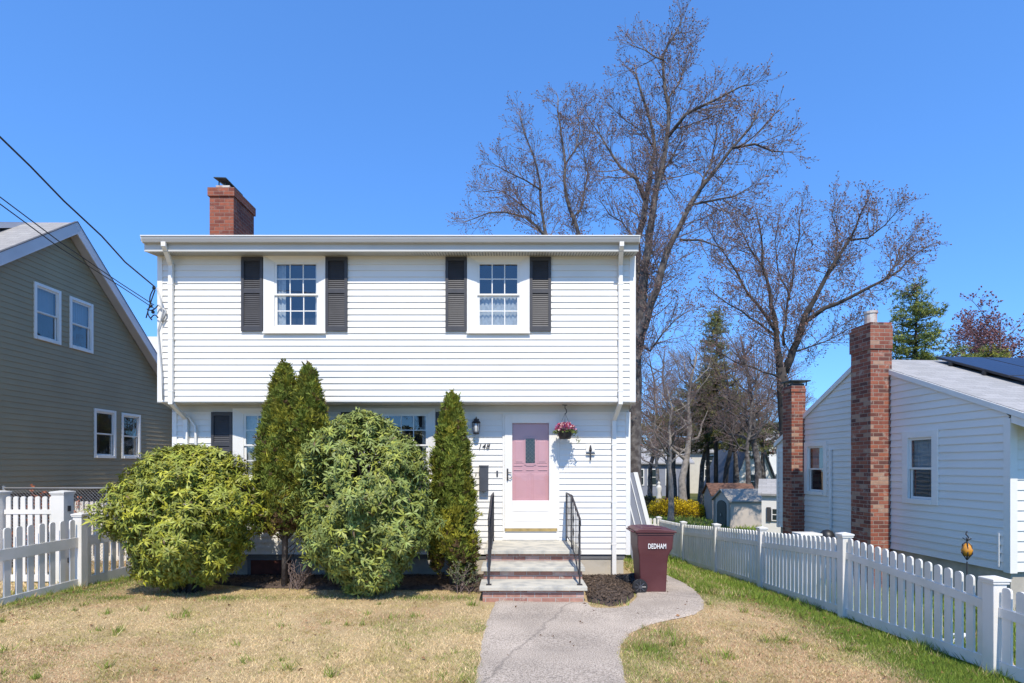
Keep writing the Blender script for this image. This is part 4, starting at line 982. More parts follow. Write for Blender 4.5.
# things in the side yard
Lm = empty('garden_lantern', (6.0, 7.2, -2.15), 'orange glass garden ornament on a thin iron stake by the cottage wall', 'garden ornament')
x, y = 6.0, 7.2
m = MB(); m.tube([(x, y, -2.2), (x, y, -1.26)], .008, 5); m.tube([(x, y, -1.0), (x+.02, y, -.94), (x-.015, y, -.9), (x, y, -.86)], .009, 5)
for k in range(6):
    t = k*math.pi/3; m.tube([(x, y, -1.24), (x+.06*math.cos(t), y+.06*math.sin(t), -1.15), (x+.05*math.cos(t), y+.05*math.sin(t), -1.04), (x, y, -.99), (x+.05*math.cos(t), y+.05*math.sin(t), -.95)], .006, 4)
m.build('stake', 'iron', Lm)
MB().lathe([(.02, -1.19), (.05, -1.16), (.065, -1.11), (.05, -1.06), (.02, -1.02)], (x, y, 0), 12).build('glass_globe', 'amber', Lm, smooth=True)
PB = empty('storage_box', (5.97, 11.0, -2.35), 'white low storage box behind the picket fence beside the chimney', 'storage box')
m = MB(); m.box(5.78, 6.16, 10.9, 11.2, -2.5, -1.40); m.build('box_body', 'trim', PB); m = MB(); m.box(5.75, 6.19, 10.87, 11.23, -1.399, -1.35); m.build('lid', 'trim', PB, bevel=.01)
GR = empty('kettle_grill', (6.35, 11.0, -2.35), 'black round covered grill behind the white fence near the big chimney', 'grill')
m = MB(); m.lathe([(.02, .17), (.08, .15), (.13, .09), (.15, .0), (.13, -.08), (.07, -.14)], (6.35, 11.0, -1.45), 18); m.build('bowl', 'black', GR, smooth=True)
for k in range(3):
    t = k*2.09; MB().tube([(6.35+.12*math.cos(t), 11+.12*math.sin(t), -1.6), (6.35+.25*math.cos(t), 11+.25*math.sin(t), -2.4)], .012, 5).build('leg', 'galv', GR)
for (x, y, w) in ((5.05, 6.3, .11), (5.35, 6.5, .12), (5.6, 6.25, .1)):
    m = MB(); m.frustum(x, y, w, .07, -2.12, -2.0, w*.9, .06); o = m.build('edging_stone', 'white', None, bevel=.02)
    tag(o, 'small white edging block lying on grass behind the near picket panel', 'stone', 'white edging blocks behind the right fence')

# ------------------------------------------------------------------ SHEDS AND FAR HOUSES
def shed(loc, w, d, h, rh, wall, roof, label, rz, door=None, win=None):
    E = empty('garden_shed', loc, label, 'shed', None, rz)
    m = MB(); m.box(0, w, 0, d, -.1, h); m.prism([(0, h), (d, h), (d/2, h+rh)], 'x', 0, w); m.build('wall', wall, E, local=True)
    k = rh/(d/2); e = .12; t = .07
    m = MB(); m.prism([(-e, h-k*e), (d/2, h+rh), (d+e, h-k*e), (d+e, h-k*e+t), (d/2, h+rh+t), (-e, h-k*e+t)], 'x', -e, w+e); m.build('roof', roof, E, local=True)
    if door:
        y0, y1, hh = door; c = (y0+y1)/2; r_ = (y1-y0)/2
        m = MB(); m.prism([(y0, 0), (y1, 0), (y1, hh)]+[(c+r_*math.cos(t), hh+r_*.6*math.sin(t)) for t in (.5, 1.0, 1.57, 2.14, 2.64)]+[(y0, hh)], 'x', -.04, .01); D = m.build('door', 'doordark', E, local=True)
        MB().box(-.07, -.04, c-.02, c+.02, hh*.5, hh*.5+.12).build('handle', 'galv', D, local=True)
        m = MB(); m.box(-.03, .0, -.03, .12, 0, h); m.box(-.03, 0, d-.12, d+.03, 0, h); m.box(0, w, -.03, 0, h-.12, h); m.build('corner_trim', 'shedroof', E, local=True)
    if win:
        x0, x1, z0, z1 = win; m = MB()
        m.box(x0, x1, -.04, .0, z0, z1); W = m.build('window', 'leaded', E, local=True)
        m = MB(); xm = (x0+x1)/2
        for a in (x0, xm-.015, x1-.03): m.box(a, a+.03, -.055, -.04, z0, z1)
        for a in (z0, (z0+z1)/2-.015, z1-.03): m.box(x0, x1, -.054, -.04, a, a+.03)
        m.build('muntins', 'trim', W, local=True)
        for a, b in ((x0-.16, x0-.02), (x1+.02, x1+.16)): MB().box(a, b, -.05, .0, z0-.03, z1+.03).build('shutter', 'shutter', E, local=True)
    return E
shed((10.95, 27.4, -3.13), 2.3, 1.6, 1.38, .5, 'tan', 'shedroof', 'beige resin garden shed with dark arched door and grey roof', R(8), door=(.35, 1.25, 1.1))
E = shed((11.75, 32.0, -3.2), 2.4, 2.4, 1.5, .6, 'tandark', 'brownroof', 'older tan shed with brown leaf covered roof behind the beige shed', R(-8))
shed((8.96, 19.6, -2.95), 3.0, 2.0, 1.95, .45, 'siding', 'rooflight', 'small white outbuilding with a shuttered window at the cottage rear', R(-26), win=(.32, .68, 1.0, 1.45))
simple_house('neighbour_house', (14.8, 62, -3.42), 10.8, 9, 3.8, 2.0, 'bluegray', 'rooflight', 'low blue grey ranch house beyond the yellow hedge', wins=[(-2.6, 1.3, 1.2, 1.7), (-.8, 1.3, 1.8, 1.7), (1.2, 1.3, 1.1, 1.7), (3.2, 1.3, 1.0, 1.7)])
simple_house('neighbour_house', (23.0, 68, -3.42), 8, 9, 5.2, 1.9, 'cream', 'rooflight', 'cream house with pale roof behind the pine trunks', wins=[(-2.2, 1.3, 1.2, 1.7), (1.6, 1.3, 1.2, 1.7), (1.6, 3.4, 1.1, 1.3)])
simple_house('neighbour_house', (22.2, 50, -3.4), 4.0, 7, 1.6, 5.2, 'siding', 'darkblue', 'dark slate house with steep roof among the bare trunks', ridge='y', wins=[(-.4, 1.4, .8, 1.2)])
simple_house('neighbour_house', (29.5, 61, -3.4), 6.4, 9, 6.2, 2.2, 'siding', 'rooflight', 'white house with grey roof right of the slate house', wins=[(-1.4, 3.6, 1.2, 1.7), (1.2, 3.6, 1.2, 1.7), (.5, .8, 1.2, 1.7)])
simple_house('neighbour_house', (38, 66, -3.42), 10, 8, 4.8, 2.2, 'siding', 'roofdark', 'far white house mostly hidden behind the cottage', wins=[(-2, 2.6, .9, 1.3), (1.0, 2.6, .9, 1.3)])

# ------------------------------------------------------------------ service wires and pole
POLE = Vector((-7.2, -9.2, 0))
def wire(name, pts, r, label):
    m = MB(); P_ = [Vector(p) for p in pts]; q = []
    for i in range(len(P_)-1):
        for k in range(8): q.append(P_[i].lerp(P_[i+1], k/8))
    q.append(P_[-1]); m.tube(q, r, 5); o = m.build(name, 'cable', None, smooth=True); tag(o, label, 'cable', None)
wire('power_cable', [at(155, 287, 9.95), at(125, 262, 9.1), at(101.6, 236, 8.5), at(63.5, 200.6, 7.85), at(30, 166, 7.4), at(0, 137, 7.0), (-6.75, 0, 6.35), (-7.2, -9.2, 8.0)], .013, 'thick black power cable sloping down to the upper left corner of the white house')
wire('telephone_cable', [at(154, 305, 9.95), at(120, 283, 9.2), at(60, 242, 8.1), at(0, 197, 7.1), (-6.8, 0, 4.4), (-7.2, -9.2, 5.6)], .008, 'upper of the two thin parallel cables crossing the olive gable')
wire('telephone_cable', [at(155, 309, 9.95), at(120, 286, 9.2), at(60, 248, 8.1), at(0, 204, 7.1), (-6.8, 0, 4.2), (-7.2, -9.2, 5.3)], .008, 'lower of the two thin parallel cables crossing the olive gable')
m = MB()
for (a, b, c_) in (((155, 287), (147, 297), (151, 306)), ((151, 306), (144, 312), (152, 320)), ((155, 290), (150, 303), (146, 318)), ((147, 309), (153, 313), (158, 305)), ((151, 318), (155, 312), (158, 318))):
    P_ = [at(*a, 9.93), at(*b, 9.9), at(*c_, 9.93)]
    q = [P_[0]*(1-t)**2+P_[1]*2*t*(1-t)+P_[2]*t*t for t in np.linspace(0, 1, 9)]; m.tube(q, .011, 5)
for p in ((154, 288), (151, 306), (153, 312)): m.lathe([(.01, -.03), (.028, -.02), (.028, .02), (.01, .03)], tuple(at(*p, 9.92)), 8)
m.build('wire_connectors', 'cable', H, smooth=True)

# ------------------------------------------------------------------ TREES
def rnd(a, b): return random.uniform(a, b)
class TubeBag:
    """light tubes for thousands of twigs"""
    def __init__(s): s.v = []; s.f = []
    def tube(s, pts, rads, n):
        o = len(s.v); V = s.v
        d = (pts[-1]-pts[0]).normalized(); a = d.orthogonal().normalized(); b = d.cross(a)
        cs = [(a*math.cos(6.2832*k/n)+b*math.sin(6.2832*k/n)) for k in range(n)]
        for p, r in zip(pts, rads):
            for c in cs: V.append((p.x+c.x*r, p.y+c.y*r, p.z+c.z*r))
        for i in range(len(pts)-1):
            for k in range(n):
                k2 = (k+1) % n; s.f.append((o+i*n+k, o+i*n+k2, o+(i+1)*n+k2, o+(i+1)*n+k))
    def out(s, name, mat, parent): return npmesh(name, np.array(s.v), np.array(s.f), mat, parent, smooth=True)
def wander(p, d, L_, n, amp, up):
    pts = [p.copy()]; d = d.normalized()
    for i in range(n):
        d = (d+Vector((rnd(-1, 1), rnd(-1, 1), rnd(-1, 1)))*amp+Vector((0, 0, up))).normalized(); p = p+d*(L_/n); pts.append(p.copy())
    return pts
def twigs(bag, bud, limb, rads, lev, spec):
    """children along a polyline. spec[lev] = (spacing, lenmin, lenmax, start, angle, seg, sides)"""
    if lev >= len(spec): return
    sp, l0, l1, st, ang, seg, sides = spec[lev]
    cum = [0]
    for i in range(len(limb)-1): cum.append(cum[-1]+(limb[i+1]-limb[i]).length)
    T = cum[-1]; s = T*st+rnd(0, sp)
    while s < T:
        i = 0
        while i < len(cum)-2 and cum[i+1] < s: i += 1
        f = (s-cum[i])/max(1e-6, cum[i+1]-cum[i]); p = limb[i].lerp(limb[i+1], min(1, f)); d = (limb[i+1]-limb[i]).normalized(); r = rads[i]*(1-f)+rads[i+1]*f
        o = d.orthogonal().normalized(); o.rotate(Matrix.Rotation(rnd(0, 6.283), 3, d))
        an = R(ang+rnd(-15, 18)); nd_ = (d*math.cos(an)+o*math.sin(an)); nd_.z += .12
        Lc = rnd(l0, l1)*(1.0-.66*s/T)
        pts = wander(p, nd_, Lc, seg, .16, .05)
        rc = min(r*.6, .011*Lc+.0035); rr = [rc*(1-.75*k/seg) for k in range(seg+1)]
        rr = [max(q, .0044) for q in rr]
        bag.tube(pts, rr, sides)
        if lev == len(spec)-1:
            if bud is not None and random.random() < .85: bud.append(pts[-1])
        twigs(bag, bud, pts, rr, lev+1, spec)
        s += sp*rnd(.6, 1.4)
SPEC = [(.15, .8, 2.2, .08, 48, 5, 4), (.16, .4, 1.05, .10, 45, 3, 3), (.085, .16, .42, .12, 42, 2, 3)]
def bud_mesh(pts, parent, mat, size):
    n = len(pts)
    if not n: return
    C = np.array([tuple(p) for p in pts]); d = unit(rng.normal(size=(n, 3))+np.array([0, 0, .7])); e = unit(np.cross(d, rng.normal(size=(n, 3)))); f = np.cross(d, e)
    s = size*rng.uniform(.6, 1.3, (n, 1))
    V = np.stack([C-d*s*.4, C+e*s*.45, C-e*s*.3+f*s*.4, C-e*s*.3-f*s*.4, C+d*s], 1).reshape(-1, 3)
    b = (np.arange(n)*5)[:, None]; Fq = np.concatenate([b+np.array([[t]]).reshape(1, 3) for t in ((0, 2, 1), (0, 3, 2), (0, 1, 3), (4, 1, 2), (4, 2, 3), (4, 3, 1))])
    npmesh('buds', V, Fq, mat, parent)
def crooked(pts, amp):
    out = []
    for i in range(len(pts)-1):
        a, b = pts[i], pts[i+1]; n = max(1, int((b-a).length/.45))
        for k in range(n):
            p = a.lerp(b, k/n)
            if k: p = p+Vector((rnd(-1, 1), rnd(-1, 1), rnd(-1, 1)))*amp
            out.append(p)
    out.append(pts[-1]); return out
def px_tree(name, Y, limbs, label, bark, spec=SPEC, budmat='bud', budsize=.045, twig='twig', group=None, cat='bare tree'):
    """limbs: list of (r0, r1, [(px,py,dy)...]); first limb's first point is the foot"""
    f0 = limbs[0][2][0]; X0 = (f0[0]-512)*(Y+f0[2])/F; base = Vector((X0, Y+f0[2], float(g(X0, Y))))
    E = empty(name, tuple(base), label, cat, group)
    tr = MB(); bag = TubeBag(); buds = []
    for i, (r0, r1, pp) in enumerate(limbs):
        P_ = [at(px, py, Y+dy) for px, py, dy in pp]
        if i == 0: P_[0] = base+Vector((0, 0, -.2))
        r0 *= (1 if i == 0 else .9 if i < 4 else .68); P_ = crooked(P_, .06 if i else .02); n = len(P_)
        rr = [r0+(r1-r0)*(k/(n-1))**.8 for k in range(n)]
        if i == 0: rr[0] *= 1.25
        tr.tube(P_, rr, 9)
        if i == 0 and r0 > .1:
            k0 = int(n*.45); twigs(bag, buds, P_[k0:], rr[k0:], 0, spec)
        else: twigs(bag, buds, P_, rr, 0, spec)
        # forked continuation at the end of each limb
        for _ in range(2):
            d = (P_[-1]-P_[-2]).normalized(); q = wander(P_[-1], d+Vector((rnd(-.5, .5), rnd(-.5, .5), rnd(0, .3))), rnd(.3, .6), 4, .15, .03)
            q_r = [max(.004, r1*.8*(1-k/5)) for k in range(5)]; bag.tube(q, q_r, 4); twigs(bag, buds, q, q_r, 1, spec)
    tr.build('trunk', bark, E, smooth=True, recalc=False)
    bag.out('crown', twig, E); bud_mesh(buds, E, budmat, budsize)
    return E
px_tree('bare_oak_tree', 18, [
    (.30, .20, [(634, 540, 0), (634, 450, 0), (635, 400, 0), (636, 350, 0)]),
    (.21, .03, [(636, 352, 0), (634, 300, .1), (637, 240, .2), (645, 205, .3), (650, 180, .6), (655, 150, .6), (650, 120, .4), (642, 95, .2), (636, 74, 0)]),
    (.21, .02, [(637, 350, 0), (642, 300, 0), (648, 250, -.2), (656, 190, -.3), (666, 145, -.3), (669, 118, -.3), (665, 90, -.2), (663, 57, 0), (668, 44, 0), (675, 34, .1), (681, 22, .1)]),
    (.20, .025, [(638, 350, 0), (650, 305, -.3), (662, 268, -.5), (678, 230, -.6), (690, 205, -.7), (701, 188, -.8), (717, 168, -1), (732, 148, -1.2), (750, 128, -1.2), (758, 112, -1.2)]),
    (.07, .015, [(732, 148, -1.2), (755, 144, -1.5), (772, 151, -1.7), (784, 152, -1.8)]),
    (.09, .015, [(667, 138, -.3), (686, 114, -.6), (702, 106, -1), (717, 99, -1), (732, 91, -1), (742, 86, -.9), (751, 85, -.9)]),
    (.11, .015, [(645, 200, .3), (636, 178, .3), (621, 168, .5), (606, 145, .6), (600, 135, .7), (591, 122, .8)]),
    (.05, .012, [(664, 60, -.1), (655, 57, 0), (645, 50, .1), (633, 46, .2)]),
    (.05, .012, [(667, 100, -.1), (678, 85, .1), (685, 68, .3), (690, 48, .3)]),
    (.06, .012, [(680, 240, -.6), (700, 240, -.9), (712, 244, -1), (724, 250, -1.2)]),
    (.07, .012, [(640, 345, 0), (650, 351, -.3), (663, 333, -.6), (675, 320, -.7), (687, 312, -.8)]),
    (.06, .012, [(701, 188, -.8), (712, 160, -.3), (716, 140, 0), (722, 118, .2)]),
    (.06, .012, [(690, 205, -.7), (715, 200, -1.4), (735, 196, -1.8), (752, 186, -2)]),
    (.07, .012, [(656, 190, -.3), (664, 170, .8), (676, 150, 1.4), (684, 130, 1.6), (700, 122, 1.6)]),
    (.05, .012, [(655, 150, .6), (640, 130, 1.2), (625, 120, 1.6), (612, 108, 1.7)]),
    (.06, .012, [(637, 240, .2), (622, 222, .8), (610, 215, 1.0), (600, 200, 1.3)]),
    ], 'tallest bare tree with spreading crown rising behind the white house roof', 'bark')
px_tree('bare_oak_tree', 20.5, [
    (.26, .2, [(572, 520, 0), (572, 400, 0), (573, 330, 0)]),
    (.15, .02, [(573, 335, 0), (578, 270, 0), (579, 236, 0), (566, 195, 0), (564, 152, .2), (560, 125, .2), (558, 98, .2)]),
    (.13, .02, [(573, 330, 0), (556, 270, 0), (545, 232, 0), (540, 183, -.2), (532, 152, -.2), (525, 135, -.2), (520, 116, -.2)]),
    (.07, .012, [(548, 240, 0), (526, 217, -.4), (505, 212, -.6), (488, 213, -.8), (468, 221, -1)]),
    (.07, .012, [(572, 225, 0), (583, 200, .5), (588, 175, .8), (583, 148, 1), (585, 125, 1)]),
    (.05, .012, [(541, 190, -.2), (525, 180, -.5), (508, 172, -.8), (495, 165, -1)]),
    (.05, .012, [(565, 165, .2), (575, 150, .3), (580, 130, .3), (578, 108, .4)]),
    (.05, .012, [(535, 215, 0), (515, 200, .5), (498, 190, .8), (482, 192, 1)]),
    ], 'smaller bare tree standing left of the tallest one behind the white roof', 'bark')
px_tree('bare_maple_tree', 22, [
    (.34, .20, [(788, 520, 0), (786, 440, 0), (783, 400, 0), (781, 368, 0)]),
    (.17, .02, [(780, 372, 0), (776, 330, 0), (770, 293, 0), (762, 265, 0), (761, 235, 0), (757, 215, 0)]),
    (.19, .02, [(784, 372, 0), (793, 350, 0), (805, 315, -.3), (823, 283, -.5), (838, 257, -.6), (851, 237, -.6), (860, 215, -.6), (868, 200, -.6)]),
    (.11, .015, [(805, 322, -.3), (825, 308, -.6), (851, 297, -1), (870, 287, -1), (886, 279, -1.2), (907, 262, -1.2), (930, 245, -1.2)]),
    (.11, .015, [(775, 330, 0), (758, 305, .2), (742, 283, .3), (730, 262, .4), (717, 244, .5), (708, 228, .5)]),
    (.08, .015, [(774, 335, 0), (750, 318, -.5), (730, 305, -.8), (710, 290, -1)]),
    (.07, .012, [(780, 378, 0), (755, 368, -.5), (735, 362, -.8), (715, 350, -1)]),
    (.09, .015, [(784, 345, 0), (786, 314, .5), (792, 285, .7), (794, 262, .8), (800, 230, .8), (802, 208, .8)]),
    (.08, .015, [(823, 283, -.5), (835, 265, .3), (838, 240, .7), (832, 215, 1), (836, 198, 1)]),
    (.07, .012, [(851, 240, -.6), (868, 238, -1), (885, 225, -1.2), (898, 210, -1.3)]),
    (.06, .012, [(762, 265, 0), (748, 245, .6), (738, 225, .8), (735, 210, 1)]),
    (.06, .012, [(790, 300, .7), (778, 270, 1.2), (775, 240, 1.4), (780, 212, 1.5)]),
    (.06, .012, [(793, 352, 0), (815, 345, .6), (838, 335, 1), (858, 325, 1.2)]),
    (.06, .012, [(886, 279, -1.2), (895, 265, -.6), (900, 248, -.4), (912, 235, -.2)]),
    ], 'broad bare maple with rounded crown behind the far brick chimney', 'barkdark', budsize=.055)
def auto_limbs(px, pyb, pyt, Y, n, r, spread):
    """procedural limb skeleton in picture units of a tree at depth Y"""
    H_ = pyb-pyt; K = 7; tr = []; x = px; z = 0
    for i in range(K):
        tr.append((x, pyb-H_*.88*i/(K-1), z)); x += rnd(-.035, .035)*H_; z += rnd(-.2, .2)
    L_ = [(r, r*.16, tr)]
    def on(f):
        t = f*(K-1); i = min(K-2, int(t)); g_ = t-i
        return tuple(tr[i][j]*(1-g_)+tr[i+1][j]*g_ for j in range(3))
    for i in range(n+3):
        f = .28+.66*(i+rnd(.1, .9))/(n+3); s0 = on(f); sd_ = 1 if (i % 2) ^ (random.random() < .2) else -1
        reach = spread*rnd(.5, 1.1)*(1.15-.75*f); rise = H_*rnd(.10, .30)*(1.2-.5*f); dz = rnd(-2.5, 2.5)
        tx = s0[0]+sd_*reach; ty = max(pyt-4, s0[1]-rise)
        L_.append((r*.5*(1.1-.7*f), .012, [s0, (s0[0]+(tx-s0[0])*.35+rnd(-3, 3), s0[1]-(s0[1]-ty)*rnd(.1, .4), s0[2]+dz*.3), (s0[0]+(tx-s0[0])*.7+rnd(-4, 4), s0[1]-(s0[1]-ty)*rnd(.45, .8), s0[2]+dz*.7), (tx, ty, s0[2]+dz)]))
    return L_
SP2 = [(.26, 1.0, 2.4, .08, 48, 4, 3), (.2, .45, 1.1, .12, 45, 2, 3), (.18, .2, .5, .15, 42, 1, 3)]
px_tree('bare_tree', 37, auto_limbs(684, 505, 335, 37, 9, .34, 38), 'pale barked bare tree beside the yellow hedge', 'barkpale', SP2)
px_tree('bare_tree', 33, auto_limbs(748, 492, 350, 33, 7, .22, 30), 'slender bare tree behind the beige shed roof', 'bark', SP2)
px_tree('bare_tree', 34, auto_limbs(757, 492, 320, 34, 9, .30, 45), 'leaning bare tree between the sheds and the far chimney', 'bark', SP2)
px_tree('bare_tree', 40, auto_limbs(662, 500, 380, 40, 8, .22, 28), 'small bare tree in front of the blue grey ranch house', 'barkpale', SP2)
px_tree('bare_tree', 38, auto_limbs(723, 490, 345, 38, 9, .25, 40), 'dark trunked bare tree in front of the cream house', 'barkdark', SP2)
px_tree('bare_tree', 44, auto_limbs(700, 490, 330, 44, 12, .25, 60), 'bare tree in the distance left of the tall pine', 'bark', SP2)
px_tree('bare_tree', 46, auto_limbs(650, 490, 340, 46, 11, .25, 45), 'distant bare tree directly beside the right wall of the white house', 'bark', SP2)
px_tree('bare_tree', 48, auto_limbs(765, 480, 340, 48, 11, .25, 50), 'distant bare tree seen left of the far chimney', 'bark', SP2)
px_tree('budding_tree', 38, auto_limbs(1005, 470, 305, 38, 14, .25, 60), 'reddish budding tree above the solar panels at the right edge', 'bark', SP2, 'twigred', .13, 'twigred', cat='budding tree')
px_tree('budding_tree', 41, auto_limbs(985, 470, 318, 41, 14, .22, 48), 'middle one of the reddish budding trees over the solar panels', 'bark', SP2, 'twigred', .12, 'twigred', cat='budding tree')
px_tree('budding_tree', 42, auto_limbs(965, 470, 325, 42, 10, .2, 40), 'low reddish budding tree between the green pine and the solar panels', 'bark', SP2, 'twigred', .12, 'twigred', cat='budding tree')

def conifer(name, px, pyt, Y, width, label, bias=(0, 0), col=(.045, .07, .025), zb=2.5, dens=1.0, shape=None, rr=.2):
    """pine: trunk, many boughs, needle tufts"""
    X0 = (px-512)*Y/F; zt = (HY-pyt)*Y/F; gz = float(g(X0, Y)); E = empty(name, (X0, Y, gz), label, 'conifer')
    tr = MB(); tr.tube([(X0, Y, gz-.2), (X0, Y, (gz+zt)/2), (X0+.1, Y, zt)], [rr, rr*.6, .03], 8)
    C = []; D = []
    z = gz+zb; Hh = zt-z
    while z < zt:
        f = (z-gz-zb)/Hh; wr = shape(f) if shape else (1-f)**.8
        for k in range(random.randint(4, 6)):
            a = rnd(0, 6.283); Lb = width*wr*rnd(.55, 1.15)+.25
            d = Vector((math.cos(a), math.sin(a), rnd(-.15, .25))); p0 = Vector((X0, Y, z+rnd(-.2, .2)))
            q = wander(p0, d, Lb, 5, .10, .05); tr.tube(q, [.05*(1-.15*i)*(.5+.5*Lb/max(width, .1)) for i in range(6)], 4, cap=False)
            nT = int(Lb*16*dens)
            for i in range(nT):
                t = random.random()**.7*5; j = min(4, int(t)); p = q[j].lerp(q[j+1], t-j)+Vector((rnd(-1, 1), rnd(-1, 1), rnd(-.4, .7)))*.28
                C.append(tuple(p)); D.append(tuple((d*.6+Vector((rnd(-1, 1), rnd(-1, 1), rnd(.1, 1.1)))).normalized()))
        z += .28
    tr.build('trunk', 'barkdark', E, smooth=True, recalc=False)
    C = np.array(C); D = np.array(D); K = 7; n = len(C)*K
    C2 = np.repeat(C, K, 0)+rng.normal(size=(n, 3))*.035; D2 = unit(np.repeat(D, K, 0)+rng.normal(size=(n, 3))*.7)
    S_ = unit(np.cross(D2, rng.normal(size=(n, 3)))); ln = rng.uniform(.12, .26, (n, 1)); w = .022
    V = np.stack([C2-S_*w, C2+S_*w, C2+D2*ln], 1).reshape(-1, 3)
    base = np.array([col])*np.repeat(rng.uniform(.6, 1.5, (len(C), 1)), K, 0)*rng.uniform(.7, 1.3, (n, 1)); yl = np.repeat(rng.random((len(C), 1)) < .25, K, 0)
    c = np.where(yl, base*np.array([[1.7, 1.35, .8]]), base)
    npmesh('crown', V, np.arange(3*n).reshape(-1, 3), 'needle', E, np.repeat(c, 3, 0)); return E
conifer('pine_tree', 716, 312, 40, 1.75, 'tall narrow dark pine between the two big bare trees', col=(.17, .18, .07), zb=7.0, shape=lambda f: .75*(1-f)**.35+.2*(f < .3))
conifer('pine_tree', 708, 380, 42, 4.6, 'wide dark pine with bare lower trunk over the yellow hedge', col=(.14, .16, .06), zb=5.0, shape=lambda f: (1-f)**.5, dens=1.3)
conifer('pine_tree', 668, 415, 44, 3.2, 'low dark pine nearest the white house wall', col=(.15, .16, .07), zb=4.4, shape=lambda f: (1-f)**.5)
conifer('pine_tree', 735, 395, 47, 3.6, 'low pine behind the dark slate house', col=(.13, .15, .06), zb=5.2, shape=lambda f: (1-f)**.5)
conifer('pine_tree', 915, 285, 30, 3.2, 'large green pine rising behind the cottage roof', col=(.15, .19, .05), zb=4.0, shape=lambda f: (1-f)**.6*(.6+.4*abs(math.sin(f*9))))
conifer('pine_tree', 990, 350, 33, 2.0, 'low yellow green pine bough mass just above the solar panels', col=(.20, .22, .05), zb=4.5, shape=lambda f: (1-f)**.5)

for (x, y, rz_, lab) in ((-7.5, -25, .6, 'unseen bare maple added across the street for window reflections, left of the walkway line'), (4.5, -27, 2.4, 'unseen bare maple added across the street for window reflections, right of the walkway line')):
    src = [o for o in bpy.data.objects if o.name == 'bare_maple_tree'][0]; c_ = copy_tree(src); c_.location = (x, y, -1.8); c_.rotation_euler = (0, 0, rz_); c_['label'] = lab  # copies behind the camera, added so the window panes have branches to reflect
conifer('pine_tree', 688, 405, 48, 4.2, 'broad shaggy pine between the pale trunk and the tall pine', col=(.15, .16, .06), zb=5.0, shape=lambda f: (1-f)**.4, dens=1.3)
conifer('pine_tree', 757, 425, 52, 3.4, 'short pine directly left of the far chimney', col=(.13, .15, .06), zb=4.6, shape=lambda f: (1-f)**.4, dens=1.2)
px_tree('bare_tree', 31, auto_limbs(671, 508, 372, 31, 9, .2, 34), 'grey bare tree just left of the tan shed', 'barkpale', SP2)
px_tree('bare_tree', 42, auto_limbs(738, 492, 350, 42, 10, .25, 42), 'bare tree between the cream house and the slate house', 'bark', SP2)
px_tree('bare_tree', 50, auto_limbs(675, 490, 335, 50, 11, .28, 50), 'most distant bare tree over the ranch house roof', 'bark', SP2)
px_tree('bare_tree', 45, auto_limbs(785, 470, 340, 45, 11, .28, 50), 'distant bare tree behind the broad maple crown', 'bark', SP2)
